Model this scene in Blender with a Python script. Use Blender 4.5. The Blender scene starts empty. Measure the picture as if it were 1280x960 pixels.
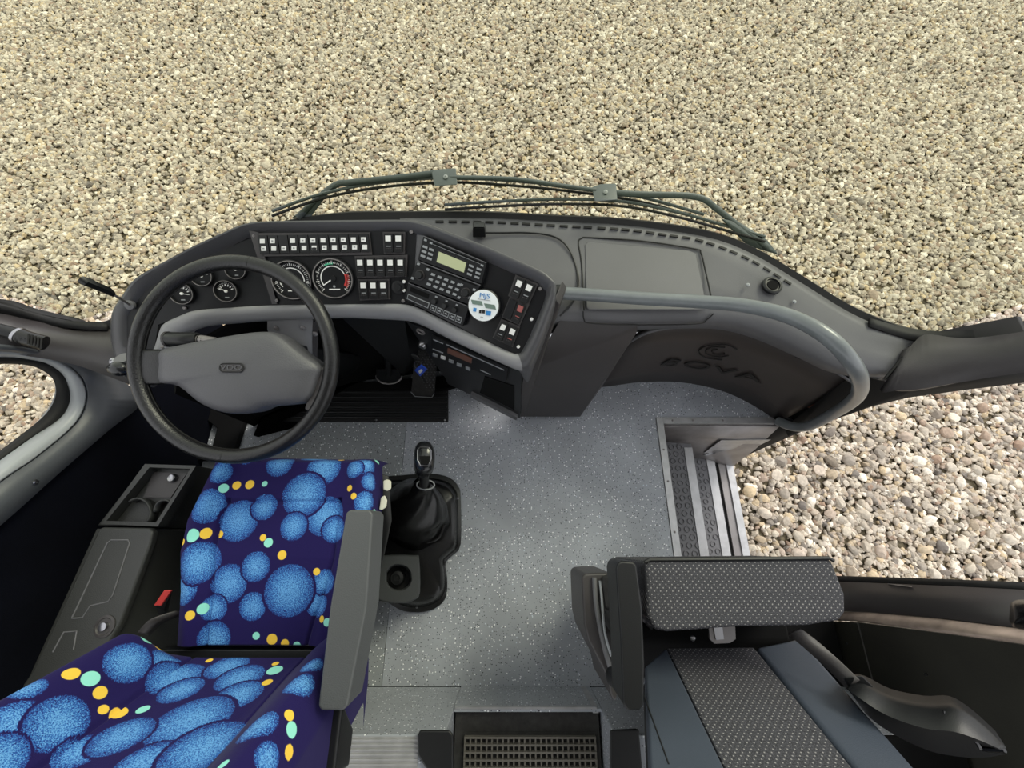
import bpy, bmesh, math, random
import numpy as np
from mathutils import Vector, Matrix
random.seed(7); RNG = np.random.default_rng(7)
C = bpy.context.scene.collection
# ------------------------------------------------------------------ camera, light, exposure
TILT, FPX, CAMH, GZ = math.radians(20.3), 500.0, 1.55, -0.80
cd = bpy.data.cameras.new('camera'); cam = bpy.data.objects.new('camera', cd); C.objects.link(cam)
cam.location = (0, 0, CAMH); cam.rotation_euler = (TILT, 0, 0)
cd.sensor_width = 36; cd.lens = FPX/1280*36; cd.clip_start = .01
bpy.context.scene.camera = cam
w = bpy.data.worlds.new('sky'); bpy.context.scene.world = w; w.use_nodes = True
bg = w.node_tree.nodes['Background']; bg.inputs[0].default_value = (.97, .985, 1, 1); bg.inputs[1].default_value = 1.3
sd = bpy.data.lights.new('sun', 'SUN'); sd.energy = 2.2; sd.angle = math.radians(22); sd.color = (1, .95, .86)
so = bpy.data.objects.new('sun', sd); C.objects.link(so); so.rotation_euler = (math.radians(-34), math.radians(38), 0)
vs = bpy.context.scene.view_settings
vs.view_transform = 'Standard'; vs.look = 'None'; vs.exposure = 0.15; vs.gamma = 1; vs.use_curve_mapping = False
# ------------------------------------------------------------------ measuring: where a sight line meets a plane of the place
FW = Vector((0, math.sin(TILT), -math.cos(TILT))); UP = Vector((0, math.cos(TILT), math.sin(TILT))); CAM = Vector((0, 0, CAMH))
def ray(px, py): return Vector((px-640, 0, 0)) + UP*(480-py) + FW*FPX
def P(px, py, z): d = ray(px, py); return CAM + d*((z-CAMH)/d.z)
def PX(px, py, x): d = ray(px, py); return CAM + d*(x/d.x)
def PY(px, py, y): d = ray(px, py); return CAM + d*(y/d.y)
def proj(A):
    d = A - np.array([0, 0, CAMH]); z = d@np.array(FW)
    return 640+FPX*d[:, 0]/z, 480-FPX*(d@np.array(UP))/z, z
class Pl:
    def __init__(s, a, b, c):
        s.o = a; s.n = (b-a).cross(c-a).normalized()
        if s.n.dot(CAM-a) < 0: s.n = -s.n
    def hit(s, px, py, h=0):
        d = ray(px, py); t = (s.o-CAM).dot(s.n)/d.dot(s.n); return CAM + d*t + s.n*h
# ------------------------------------------------------------------ materials
def newmat(n):
    m = bpy.data.materials.new(n); m.use_nodes = True; nt = m.node_tree
    return m, nt, nt.nodes['Principled BSDF']
def srgb(c):
    if isinstance(c, str): c = [int(c[i:i+2], 16)/255 for i in (0, 2, 4)]
    return tuple(x/12.92 if x <= .04045 else ((x+.055)/1.055)**2.4 for x in c)+(1,)
def pbr(n, col, rough=.5, metal=0, grain=0, gs=400, var=0, vscale=6, spec=.5, coat=0):
    m, nt, b = newmat(n); N, L = nt.nodes, nt.links
    c = srgb(col); b.inputs['Base Color'].default_value = c; b.inputs['Roughness'].default_value = rough
    b.inputs['Metallic'].default_value = metal; b.inputs['Specular IOR Level'].default_value = spec; b.inputs['Coat Weight'].default_value = coat
    tc = N.new('ShaderNodeTexCoord')
    if grain:
        t = N.new('ShaderNodeTexNoise'); t.inputs['Scale'].default_value = gs; t.inputs['Detail'].default_value = 2
        bp = N.new('ShaderNodeBump'); bp.inputs['Strength'].default_value = grain; bp.inputs['Distance'].default_value = .001
        L.new(tc.outputs['Object'], t.inputs['Vector']); L.new(t.outputs[0], bp.inputs['Height']); L.new(bp.outputs[0], b.inputs['Normal'])
    if var:
        t = N.new('ShaderNodeTexNoise'); t.inputs['Scale'].default_value = vscale; t.inputs['Detail'].default_value = 6
        r = N.new('ShaderNodeValToRGB'); r.color_ramp.elements[0].position = .3; r.color_ramp.elements[1].position = .7
        r.color_ramp.elements[0].color = tuple(x*(1-var) for x in c[:3])+(1,); r.color_ramp.elements[1].color = tuple(min(1, x*(1+var)) for x in c[:3])+(1,)
        L.new(tc.outputs['Object'], t.inputs['Vector']); L.new(t.outputs[0], r.inputs[0]); L.new(r.outputs[0], b.inputs['Base Color'])
    return m
M = {}
M['dash'] = pbr('grained grey dashboard plastic', '5d5d60', .5, grain=.35, gs=700, var=.08)
M['dashdark'] = pbr('dark moulded plastic', '3b3839', .46, grain=.35, gs=600, var=.12)
M['podgrey'] = pbr('grey moulded plastic', '3f4143', .4, grain=.3)
M['lip'] = pbr('smooth grey rim plastic', '88888a', .36, grain=.2, gs=800)
M['rim'] = pbr('dark rim vinyl', '47474a', .36, grain=.3, gs=700)
M['black'] = pbr('black plastic', '151618', .42, grain=.2, gs=600, spec=.4)
M['face'] = pbr('black switch panel', '131417', .5, grain=.15, gs=900, spec=.3)
M['gloss'] = pbr('glossy black fascia', '1a1b1e', .22, var=.15)
M['kick'] = pbr('dark brown panel', '383230', .5, grain=.3, gs=500, var=.12)
M['rubber'] = pbr('black rubber', '0e0e0f', .7)
M['softblack'] = pbr('deep black board and painted shade', '0a0a0b', .9, spec=.2)  # also paints the deep shade beside the guide seat
M['leather'] = pbr('black leather', '101011', .27, grain=.6, gs=260)
M['wheel'] = pbr('stitched wheel leather', '121214', .30, grain=.8, gs=350)
M['pad'] = pbr('wheel pad plastic', '4c4c50', .42, grain=.8, gs=380)
M['console'] = pbr('console plastic', '2f302f', .42, grain=.5, gs=450)
M['trim'] = pbr('window trim plastic', '505358', .38, grain=.2, gs=500)
M['trimlight'] = pbr('light window trim bevel', 'a0a4a8', .4, grain=.1, gs=500)
M['alu'] = pbr('brushed aluminium', 'b4b4b6', .42, metal=.6, var=.12, vscale=30)
M['steel'] = pbr('stairwell steel', '8a8686', .42, metal=.4, var=.2, vscale=14)
M['chrome'] = pbr('chrome', 'a2a2a6', .28, metal=1)
M['dimred'] = pbr('dim red print', '9a5552', .5)
M['armpad'] = pbr('armrest vinyl', '4c4e50', .45, grain=.4, gs=500)
M['white'] = pbr('white symbol', 'e8e8e6', .5)
M['grey'] = pbr('grey print', '8f9296', .5)
M['beige'] = pbr('ivory plastic', 'cfcdbd', .45)
M['wood'] = pbr('raw beige board edge', 'a8968a', .7, var=.25, vscale=25)
M['olive'] = pbr('dark side board', '292822', .6, grain=.3, gs=200, var=.2, vscale=8)
M['rail'] = pbr('grey painted rail', '6b7073', .33, grain=.1, var=.12, vscale=25, coat=.2)
M['wiper'] = pbr('wiper metal paint', '4b5254', .45)
M['red'] = pbr('red plastic', 'c9403c', .4)
M['blue'] = pbr('blue key tag', '2350c8', .4)
M['lcd'] = pbr('pale green lcd', 'b9bf96', .3)
M['lcdgrey'] = pbr('grey green lcd', '6d8078', .3)
M['lcdorange'] = pbr('dim brown lcd', '6a4335', .3)
M['green'] = pbr('green scale mark', '3fbf8f', .5)
M['discwhite'] = pbr('white device face', 'e9eef0', .35)
M['printblue'] = pbr('blue print', '2f7fc0', .5)
M['copper'] = pbr('copper coloured cloth', 'a8705a', .6, grain=.8, gs=60, var=.3, vscale=30)
M['logo'] = pbr('dark logo print', '131112', .6)
M['slate'] = pbr('slate blue leatherette', '3e4551', .55, grain=.5, gs=500, var=.06)
M['navy'] = pbr('navy wall carpet', '070912', 1.0, grain=1, gs=900, var=.35, vscale=5, spec=.1)
M['matgrey'] = pbr('ribbed mat rubber', '6a665f', .75, grain=.5, gs=300, var=.15)
M['matdark'] = pbr('mat well', '2e2d2c', .9, grain=.6, gs=300, var=.3, vscale=60)
M['tread'] = pbr('tread rubber', '6c6c70', .5, grain=.2)

def vinyl(n, base):
    m, nt, b = newmat(n); N, L = nt.nodes, nt.links
    tc = N.new('ShaderNodeTexCoord'); nz = N.new('ShaderNodeTexNoise'); nz.inputs['Scale'].default_value = 5; nz.inputs['Detail'].default_value = 5
    L.new(tc.outputs['Object'], nz.inputs['Vector'])
    r = N.new('ShaderNodeValToRGB'); c = srgb(base)
    r.color_ramp.elements[0].position = .3; r.color_ramp.elements[0].color = tuple(x*.82 for x in c[:3])+(1,)
    r.color_ramp.elements[1].position = .7; r.color_ramp.elements[1].color = tuple(x*1.12 for x in c[:3])+(1,)
    L.new(nz.outputs[0], r.inputs[0]); cur = r.outputs[0]
    for sc, th, pick, col in ((115, .24, .38, 'f2f4f6'), (135, .22, .33, '25262a'), (75, .15, .35, 'c8d0dc'), (170, .25, .3, '55585e')):
        v = N.new('ShaderNodeTexVoronoi'); v.inputs['Scale'].default_value = sc; L.new(tc.outputs['Object'], v.inputs['Vector'])
        lt = N.new('ShaderNodeMath'); lt.operation = 'LESS_THAN'; lt.inputs[1].default_value = th; L.new(v.outputs['Distance'], lt.inputs[0])
        sp = N.new('ShaderNodeSeparateColor'); L.new(v.outputs['Color'], sp.inputs[0])
        l2 = N.new('ShaderNodeMath'); l2.operation = 'LESS_THAN'; l2.inputs[1].default_value = pick; L.new(sp.outputs[0], l2.inputs[0])
        mu = N.new('ShaderNodeMath'); mu.operation = 'MULTIPLY'; L.new(lt.outputs[0], mu.inputs[0]); L.new(l2.outputs[0], mu.inputs[1])
        mx = N.new('ShaderNodeMix'); mx.data_type = 'RGBA'; L.new(mu.outputs[0], mx.inputs[0]); L.new(cur, mx.inputs[6]); mx.inputs[7].default_value = srgb(col)
        cur = mx.outputs[2]
    L.new(cur, b.inputs['Base Color']); b.inputs['Roughness'].default_value = .42
    return m
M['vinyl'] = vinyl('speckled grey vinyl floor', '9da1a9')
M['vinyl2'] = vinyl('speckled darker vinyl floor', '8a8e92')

def dots(n, base, dot, sp=.0095):
    m, nt, b = newmat(n); N, L = nt.nodes, nt.links
    uv = N.new('ShaderNodeUVMap'); s = N.new('ShaderNodeSeparateXYZ'); L.new(uv.outputs[0], s.inputs[0])
    def mt(op, a, c=None):
        k = N.new('ShaderNodeMath'); k.operation = op
        for i, x in enumerate((a, c)):
            if x is None: continue
            if isinstance(x, (int, float)): k.inputs[i].default_value = x
            else: L.new(x, k.inputs[i])
        return k.outputs[0]
    a = mt('MULTIPLY', mt('ADD', s.outputs[0], s.outputs[1]), 1/sp/1.3); c = mt('MULTIPLY', mt('SUBTRACT', s.outputs[0], s.outputs[1]), 1/sp/1.3)
    fa = mt('SUBTRACT', mt('FRACT', a), .5); fc = mt('SUBTRACT', mt('FRACT', c), .5)
    d = mt('ADD', mt('MULTIPLY', fa, fa), mt('MULTIPLY', fc, fc))
    k = mt('LESS_THAN', d, .024)
    tn = N.new('ShaderNodeTexNoise'); tn.inputs['Scale'].default_value = 500; tc = N.new('ShaderNodeTexCoord'); L.new(tc.outputs['Object'], tn.inputs['Vector'])
    r = N.new('ShaderNodeValToRGB'); cb = srgb(base); r.color_ramp.elements[0].position = .35; r.color_ramp.elements[1].position = .65
    r.color_ramp.elements[0].color = tuple(x*.55 for x in cb[:3])+(1,); r.color_ramp.elements[1].color = tuple(x*1.35 for x in cb[:3])+(1,)
    L.new(tn.outputs[0], r.inputs[0])
    mx = N.new('ShaderNodeMix'); mx.data_type = 'RGBA'; L.new(k, mx.inputs[0]); L.new(r.outputs[0], mx.inputs[6]); mx.inputs[7].default_value = srgb(dot)
    L.new(mx.outputs[2], b.inputs['Base Color']); b.inputs['Roughness'].default_value = .9; b.inputs['Specular IOR Level'].default_value = .2
    bp = N.new('ShaderNodeBump'); bp.inputs['Strength'].default_value = .4; bp.inputs['Distance'].default_value = .001
    L.new(tn.outputs[0], bp.inputs['Height']); L.new(bp.outputs[0], b.inputs['Normal'])
    return m
M['dots'] = dots('charcoal cloth with pale dots', '45454a', '918f90')

def bubblemat():
    m, nt, b = newmat('navy velour with blue bubbles'); N, L = nt.nodes, nt.links
    at = N.new('ShaderNodeAttribute'); at.attribute_name = 'pat'; sp = N.new('ShaderNodeSeparateColor'); L.new(at.outputs['Color'], sp.inputs[0])
    tc = N.new('ShaderNodeTexCoord'); tn = N.new('ShaderNodeTexNoise'); tn.inputs['Scale'].default_value = 520; tn.inputs['Detail'].default_value = 1
    L.new(tc.outputs['Object'], tn.inputs['Vector'])
    su = N.new('ShaderNodeMath'); su.operation = 'MULTIPLY_ADD'; L.new(tn.outputs[0], su.inputs[0]); su.inputs[1].default_value = 2.0; su.inputs[2].default_value = -1.0
    ad = N.new('ShaderNodeMath'); ad.operation = 'MULTIPLY_ADD'; L.new(sp.outputs[0], ad.inputs[0]); ad.inputs[1].default_value = 1.0; L.new(su.outputs[0], ad.inputs[2])
    
    mm = N.new('ShaderNodeMath'); mm.operation = 'MULTIPLY'; mm.use_clamp = True
    gt = N.new('ShaderNodeMapRange'); gt.inputs[1].default_value = 0.06; gt.inputs[2].default_value = .30; L.new(sp.outputs[0], gt.inputs[0])
    L.new(ad.outputs[0], mm.inputs[0]); L.new(gt.outputs[0], mm.inputs[1])
    r = N.new('ShaderNodeValToRGB'); e = r.color_ramp.elements
    e[0].position = .05; e[0].color = srgb('1e164c'); e[1].position = 1; e[1].color = srgb('6aa6dc')
    x = e.new(.35); x.color = srgb('26428a'); x = e.new(.68); x.color = srgb('3a74b8')
    L.new(mm.outputs[0], r.inputs[0]); cur = r.outputs[0]
    for ch, col in ((1, 'f0c64a'), (2, '93e0cf')):
        mx = N.new('ShaderNodeMix'); mx.data_type = 'RGBA'; mq = N.new('ShaderNodeMapRange'); mq.inputs[1].default_value = .4; mq.inputs[2].default_value = .6; L.new(sp.outputs[ch], mq.inputs[0]); L.new(mq.outputs[0], mx.inputs[0]); L.new(cur, mx.inputs[6]); mx.inputs[7].default_value = srgb(col); cur = mx.outputs[2]
    L.new(cur, b.inputs['Base Color']); b.inputs['Roughness'].default_value = .85; b.inputs['Specular IOR Level'].default_value = .15
    b.inputs['Sheen Weight'].default_value = .04
    bp = N.new('ShaderNodeBump'); bp.inputs['Strength'].default_value = .3; bp.inputs['Distance'].default_value = .001
    L.new(tn.outputs[0], bp.inputs['Height']); L.new(bp.outputs[0], b.inputs['Normal'])
    return m
M['bubble'] = bubblemat()

def stonemat(n, cols, soil=False):
    m, nt, b = newmat(n); N, L = nt.nodes, nt.links
    r = N.new('ShaderNodeValToRGB'); r.color_ramp.interpolation = 'LINEAR'
    e = r.color_ramp.elements; e[0].color = srgb(cols[0]); e[1].color = srgb(cols[-1])
    for i, c in enumerate(cols[1:-1]): x = e.new((i+1)/(len(cols)-1)); x.color = srgb(c)
    tc = N.new('ShaderNodeTexCoord')
    if soil:
        v = N.new('ShaderNodeTexVoronoi'); v.inputs['Scale'].default_value = 36; L.new(tc.outputs['Object'], v.inputs['Vector'])
        s = N.new('ShaderNodeSeparateColor'); L.new(v.outputs['Color'], s.inputs[0]); L.new(s.outputs[0], r.inputs[0])
        bp = N.new('ShaderNodeBump'); bp.invert = True; bp.inputs['Strength'].default_value = 1; bp.inputs['Distance'].default_value = .02
        L.new(v.outputs['Distance'], bp.inputs['Height']); L.new(bp.outputs[0], b.inputs['Normal'])
        L.new(r.outputs[0], b.inputs['Base Color'])
    else:
        oi = N.new('ShaderNodeObjectInfo'); L.new(oi.outputs['Random'], r.inputs[0])
        t = N.new('ShaderNodeTexNoise'); t.inputs['Scale'].default_value = 2.2; t.inputs['Detail'].default_value = 6; L.new(tc.outputs['Object'], t.inputs['Vector'])
        mr = N.new('ShaderNodeMapRange'); mr.inputs[1].default_value = .3; mr.inputs[2].default_value = .7; mr.inputs[3].default_value = .75; mr.inputs[4].default_value = 1.15; L.new(t.outputs[0], mr.inputs[0])
        mx = N.new('ShaderNodeMix'); mx.data_type = 'RGBA'; mx.blend_type = 'MULTIPLY'; mx.inputs[0].default_value = 1
        L.new(r.outputs[0], mx.inputs[6]); L.new(mr.outputs[0], mx.inputs[7]); L.new(mx.outputs[2], b.inputs['Base Color'])
    b.inputs['Roughness'].default_value = .85; b.inputs['Specular IOR Level'].default_value = .3
    return m
STC = ['857a6c', 'cdc2b0', 'a3978a', 'e4d9c6', '80776f', 'd0bb9a', 'b0a595', 'f2e9da', '9a8270', 'c6baa9', '756e68', 'dccfbd']
M['stone'] = stonemat('gravel stone', STC)
M['soil'] = stonemat('fine gravel bed', ['544c3e', '7c725c', '625847', '8a7e66'], True)

def glassmat(n, tint, refl=.05):
    m = bpy.data.materials.new(n); m.use_nodes = True; nt = m.node_tree; N, L = nt.nodes, nt.links; N.clear()
    o = N.new('ShaderNodeOutputMaterial'); t = N.new('ShaderNodeBsdfTransparent'); t.inputs[0].default_value = srgb(tint)
    g = N.new('ShaderNodeBsdfGlossy'); g.inputs['Roughness'].default_value = .03; mx = N.new('ShaderNodeMixShader')
    fr = N.new('ShaderNodeFresnel'); fr.inputs[0].default_value = 1.25
    fm = N.new('ShaderNodeMath'); fm.operation = 'MULTIPLY'; fm.inputs[1].default_value = .15; L.new(fr.outputs[0], fm.inputs[0]); L.new(fm.outputs[0], mx.inputs[0]); L.new(t.outputs[0], mx.inputs[1]); L.new(g.outputs[0], mx.inputs[2]); L.new(mx.outputs[0], o.inputs[0])
    return m
M['glass'] = glassmat('windscreen glass', 'eaeedd')
M['sideglass'] = glassmat('side window glass', 'f6f6f2')
# ------------------------------------------------------------------ mesh helpers
def tag(o, label=None, cat=None, group=None, kind=None):
    if label: o['label'] = label
    if cat: o['category'] = cat
    if group: o['group'] = group
    if kind: o['kind'] = kind
    return o
def thing(name, label, cat, loc, group=None, kind=None):
    e = bpy.data.objects.new(name, None); C.objects.link(e); e.location = loc; e.empty_display_size = .05
    return tag(e, label, cat, group, kind)
def link(name, me, mat, parent=None, smooth=40):
    o = bpy.data.objects.new(name, me); C.objects.link(o)
    if mat is not None and not me.materials: me.materials.append(M[mat] if isinstance(mat, str) else mat)
    if smooth:
        me.polygons.foreach_set('use_smooth', [True]*len(me.polygons)); me.set_sharp_from_angle(angle=math.radians(smooth))
    if parent:
        o.parent = parent
        if parent.type == 'EMPTY': o.matrix_parent_inverse = Matrix.Translation(-parent.location)
    return o
def bev(o, wd, seg=3):
    if wd:
        b = o.modifiers.new('bevel', 'BEVEL'); b.width = wd; b.segments = seg; b.limit_method = 'ANGLE'; b.angle_limit = math.radians(35)
        for p in o.data.polygons: p.use_smooth = True
        o.data.attributes.remove(o.data.attributes['sharp_edge']) if 'sharp_edge' in o.data.attributes else None
        b.harden_normals = False
        wn = o.modifiers.new('wn', 'WEIGHTED_NORMAL'); wn.keep_sharp = True
    return o
def mk(name, vs_, fs, mat, parent=None, smooth=40, fix=True):
    me = bpy.data.meshes.new(name); me.from_pydata([tuple(v) for v in vs_], [], fs)
    if fix:
        b = bmesh.new(); b.from_mesh(me); bmesh.ops.recalc_face_normals(b, faces=b.faces); b.to_mesh(me); b.free()
    return link(name, me, mat, parent, smooth)
def prism(name, pts, vec, mat, parent=None, bevel=0, seg=3):
    pts = [Vector(p) for p in pts]; vec = Vector(vec); n = len(pts)
    V = pts + [p+vec for p in pts]
    F = [tuple(range(n)), tuple(reversed(range(n, 2*n)))] + [(i, i+n, (i+1) % n+n, (i+1) % n) for i in range(n)]
    o = mk(name, V, F, mat, parent)
    nn = vec.normalized(); e1 = (Vector((1, 0, 0))-nn*nn.x).normalized(); e2 = nn.cross(e1)
    uv = o.data.uv_layers.new(name='UVMap')
    for l in o.data.loops:
        v = o.data.vertices[l.vertex_index].co; k = (v-pts[0]).dot(nn); uv.data[l.index].uv = (v.dot(e1), v.dot(e2)+k)
    return bev(o, bevel, seg)
def hull(name, pts, mat, parent=None, bevel=0, seg=3):
    b = bmesh.new()
    for p in pts: b.verts.new(p)
    r = bmesh.ops.convex_hull(b, input=b.verts)
    bmesh.ops.delete(b, geom=[g for g in r['geom_interior'] if isinstance(g, bmesh.types.BMVert)], context='VERTS')
    bmesh.ops.dissolve_limit(b, angle_limit=math.radians(3), verts=b.verts, edges=b.edges)
    bmesh.ops.recalc_face_normals(b, faces=b.faces)
    me = bpy.data.meshes.new(name); b.to_mesh(me); b.free()
    return bev(link(name, me, mat, parent), bevel, seg)
def box(name, x0, x1, y0, y1, z0, z1, mat, parent=None, bevel=0):
    return prism(name, [(x0, y0, z1), (x1, y0, z1), (x1, y1, z1), (x0, y1, z1)], (0, 0, z0-z1), mat, parent, bevel)
def loft(name, rows, mat, parent=None, cu=False, cv=False, thick=0, sub=0, smooth=60, off=-1):
    R, K = len(rows), len(rows[0]); V = [p for r in rows for p in r]; F = []
    for i in range(R if cv else R-1):
        for j in range(K if cu else K-1):
            a, b2 = i*K+j, i*K+(j+1) % K; c, d = ((i+1) % R)*K+(j+1) % K, ((i+1) % R)*K+j
            F.append((a, b2, c, d))
    o = mk(name, V, F, mat, parent, smooth, fix=True)
    if thick: s = o.modifiers.new('s', 'SOLIDIFY'); s.thickness = thick; s.offset = off
    if sub: s = o.modifiers.new('ss', 'SUBSURF'); s.levels = s.render_levels = sub
    return o
def cr(pts, n, closed=False):
    A = [Vector(p) for p in pts]; N = len(A); out = []
    for i in range(N if closed else N-1):
        g = (lambda k: A[k % N]) if closed else (lambda k: A[max(0, min(N-1, k))])
        p0, p1, p2, p3 = g(i-1), g(i), g(i+1), g(i+2)
        for k in range(n):
            t = k/n
            out.append(.5*((2*p1)+(p2-p0)*t+(2*p0-5*p1+4*p2-p3)*t*t+(-p0+3*p1-3*p2+p3)*t**3))
    if not closed: out.append(A[-1])
    return out
def tube(name, pts, r, mat, parent=None, seg=10, closed=False, caps=True, flat=1):
    pts = [Vector(p) for p in pts]; n = len(pts); rr = r if isinstance(r, (list, tuple)) else [r]*n
    rows = []; ref = None
    for i, p in enumerate(pts):
        a = pts[(i-1) % n] if closed or i else p; b2 = pts[(i+1) % n] if closed or i < n-1 else p
        t = (b2-a).normalized()
        if ref is None: ref = t.orthogonal().normalized()
        ref = (ref-t*ref.dot(t)).normalized(); q = t.cross(ref)
        rows.append([p+ref*(rr[i]*math.cos(2*math.pi*k/seg))+q*(rr[i]*flat*math.sin(2*math.pi*k/seg)) for k in range(seg)])
    V = [p for r_ in rows for p in r_]; F = []
    for i in range(n if closed else n-1):
        for j in range(seg): F.append((i*seg+j, i*seg+(j+1) % seg, ((i+1) % n)*seg+(j+1) % seg, ((i+1) % n)*seg+j))
    if caps and not closed: F += [tuple(range(seg)), tuple(range((n-1)*seg, n*seg))]
    return mk(name, V, F, mat, parent, 50)
def lathe(name, o_, n_, prof, mat, parent=None, seg=32, smooth=40, ring=False):
    o_ = Vector(o_); n_ = Vector(n_).normalized(); e1 = n_.orthogonal().normalized(); e2 = n_.cross(e1); V, F = [], []
    for r, h in prof:
        for k in range(seg): a = 2*math.pi*k/seg; V.append(o_+n_*h+(e1*math.cos(a)+e2*math.sin(a))*r)
    R = len(prof)
    for i in range(R-1):
        for j in range(seg): F.append((i*seg+j, i*seg+(j+1) % seg, (i+1)*seg+(j+1) % seg, (i+1)*seg+j))
    F += [((R-1)*seg+j, (R-1)*seg+(j+1) % seg, (j+1) % seg, j) for j in range(seg)] if ring else [tuple(range(seg)), tuple(range((R-1)*seg, R*seg))]
    return mk(name, V, F, mat, parent, smooth)
def rrect(w_, h_, r, n=4):
    out = []
    for cx, cy, a0 in ((w_/2-r, h_/2-r, 0), (-w_/2+r, h_/2-r, 90), (-w_/2+r, -h_/2+r, 180), (w_/2-r, -h_/2+r, 270)):
        for k in range(n+1): a = math.radians(a0+90*k/n); out.append((cx+r*math.cos(a), cy+r*math.sin(a)))
    return out
def text(name, body, o_, ex, n_, size, mat, parent, ext=.0006, sx=1, shear=0):
    cu = bpy.data.curves.new(name, 'FONT'); cu.body = body; cu.size = size; cu.align_x = 'CENTER'; cu.align_y = 'CENTER'; cu.extrude = ext; cu.shear = shear
    to = bpy.data.objects.new(name, cu); C.objects.link(to); dg = bpy.context.evaluated_depsgraph_get()
    me = bpy.data.meshes.new_from_object(to.evaluated_get(dg)); bpy.data.objects.remove(to)
    ex = Vector(ex).normalized(); n_ = Vector(n_).normalized(); ex = (ex-n_*ex.dot(n_)).normalized(); ey = n_.cross(ex)
    me.transform(Matrix.Translation(o_) @ Matrix((ex*sx, ey, n_)).transposed().to_4x4())
    return link(name, me, mat, parent, 0)
def qp(name, pl, px, h0, h1, mat, parent=None, bevel=0):   # a slab lying on a facet
    return prism(name, [pl.hit(x, y, h1) for x, y in px], pl.n*(h0-h1), mat, parent, bevel, 2)
def bil(q, u, v):
    (a, b, c, d) = [Vector(t) for t in q]; return tuple((a*(1-u)+b*u)*(1-v)+(d*(1-u)+c*u)*v)
def sq(q, u0, v0, u1, v1): return [bil(q, u0, v0), bil(q, u1, v0), bil(q, u1, v1), bil(q, u0, v1)]
def screw(o_, n_, r, parent, mat='chrome', name='screw'):
    return lathe(name, o_, n_, [(r, -.002), (r, .001), (r*.6, .0025), (r*.25, .0025), (r*.2, .001)], mat, parent, 12)
Z = Vector((0, 0, 1))
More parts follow.
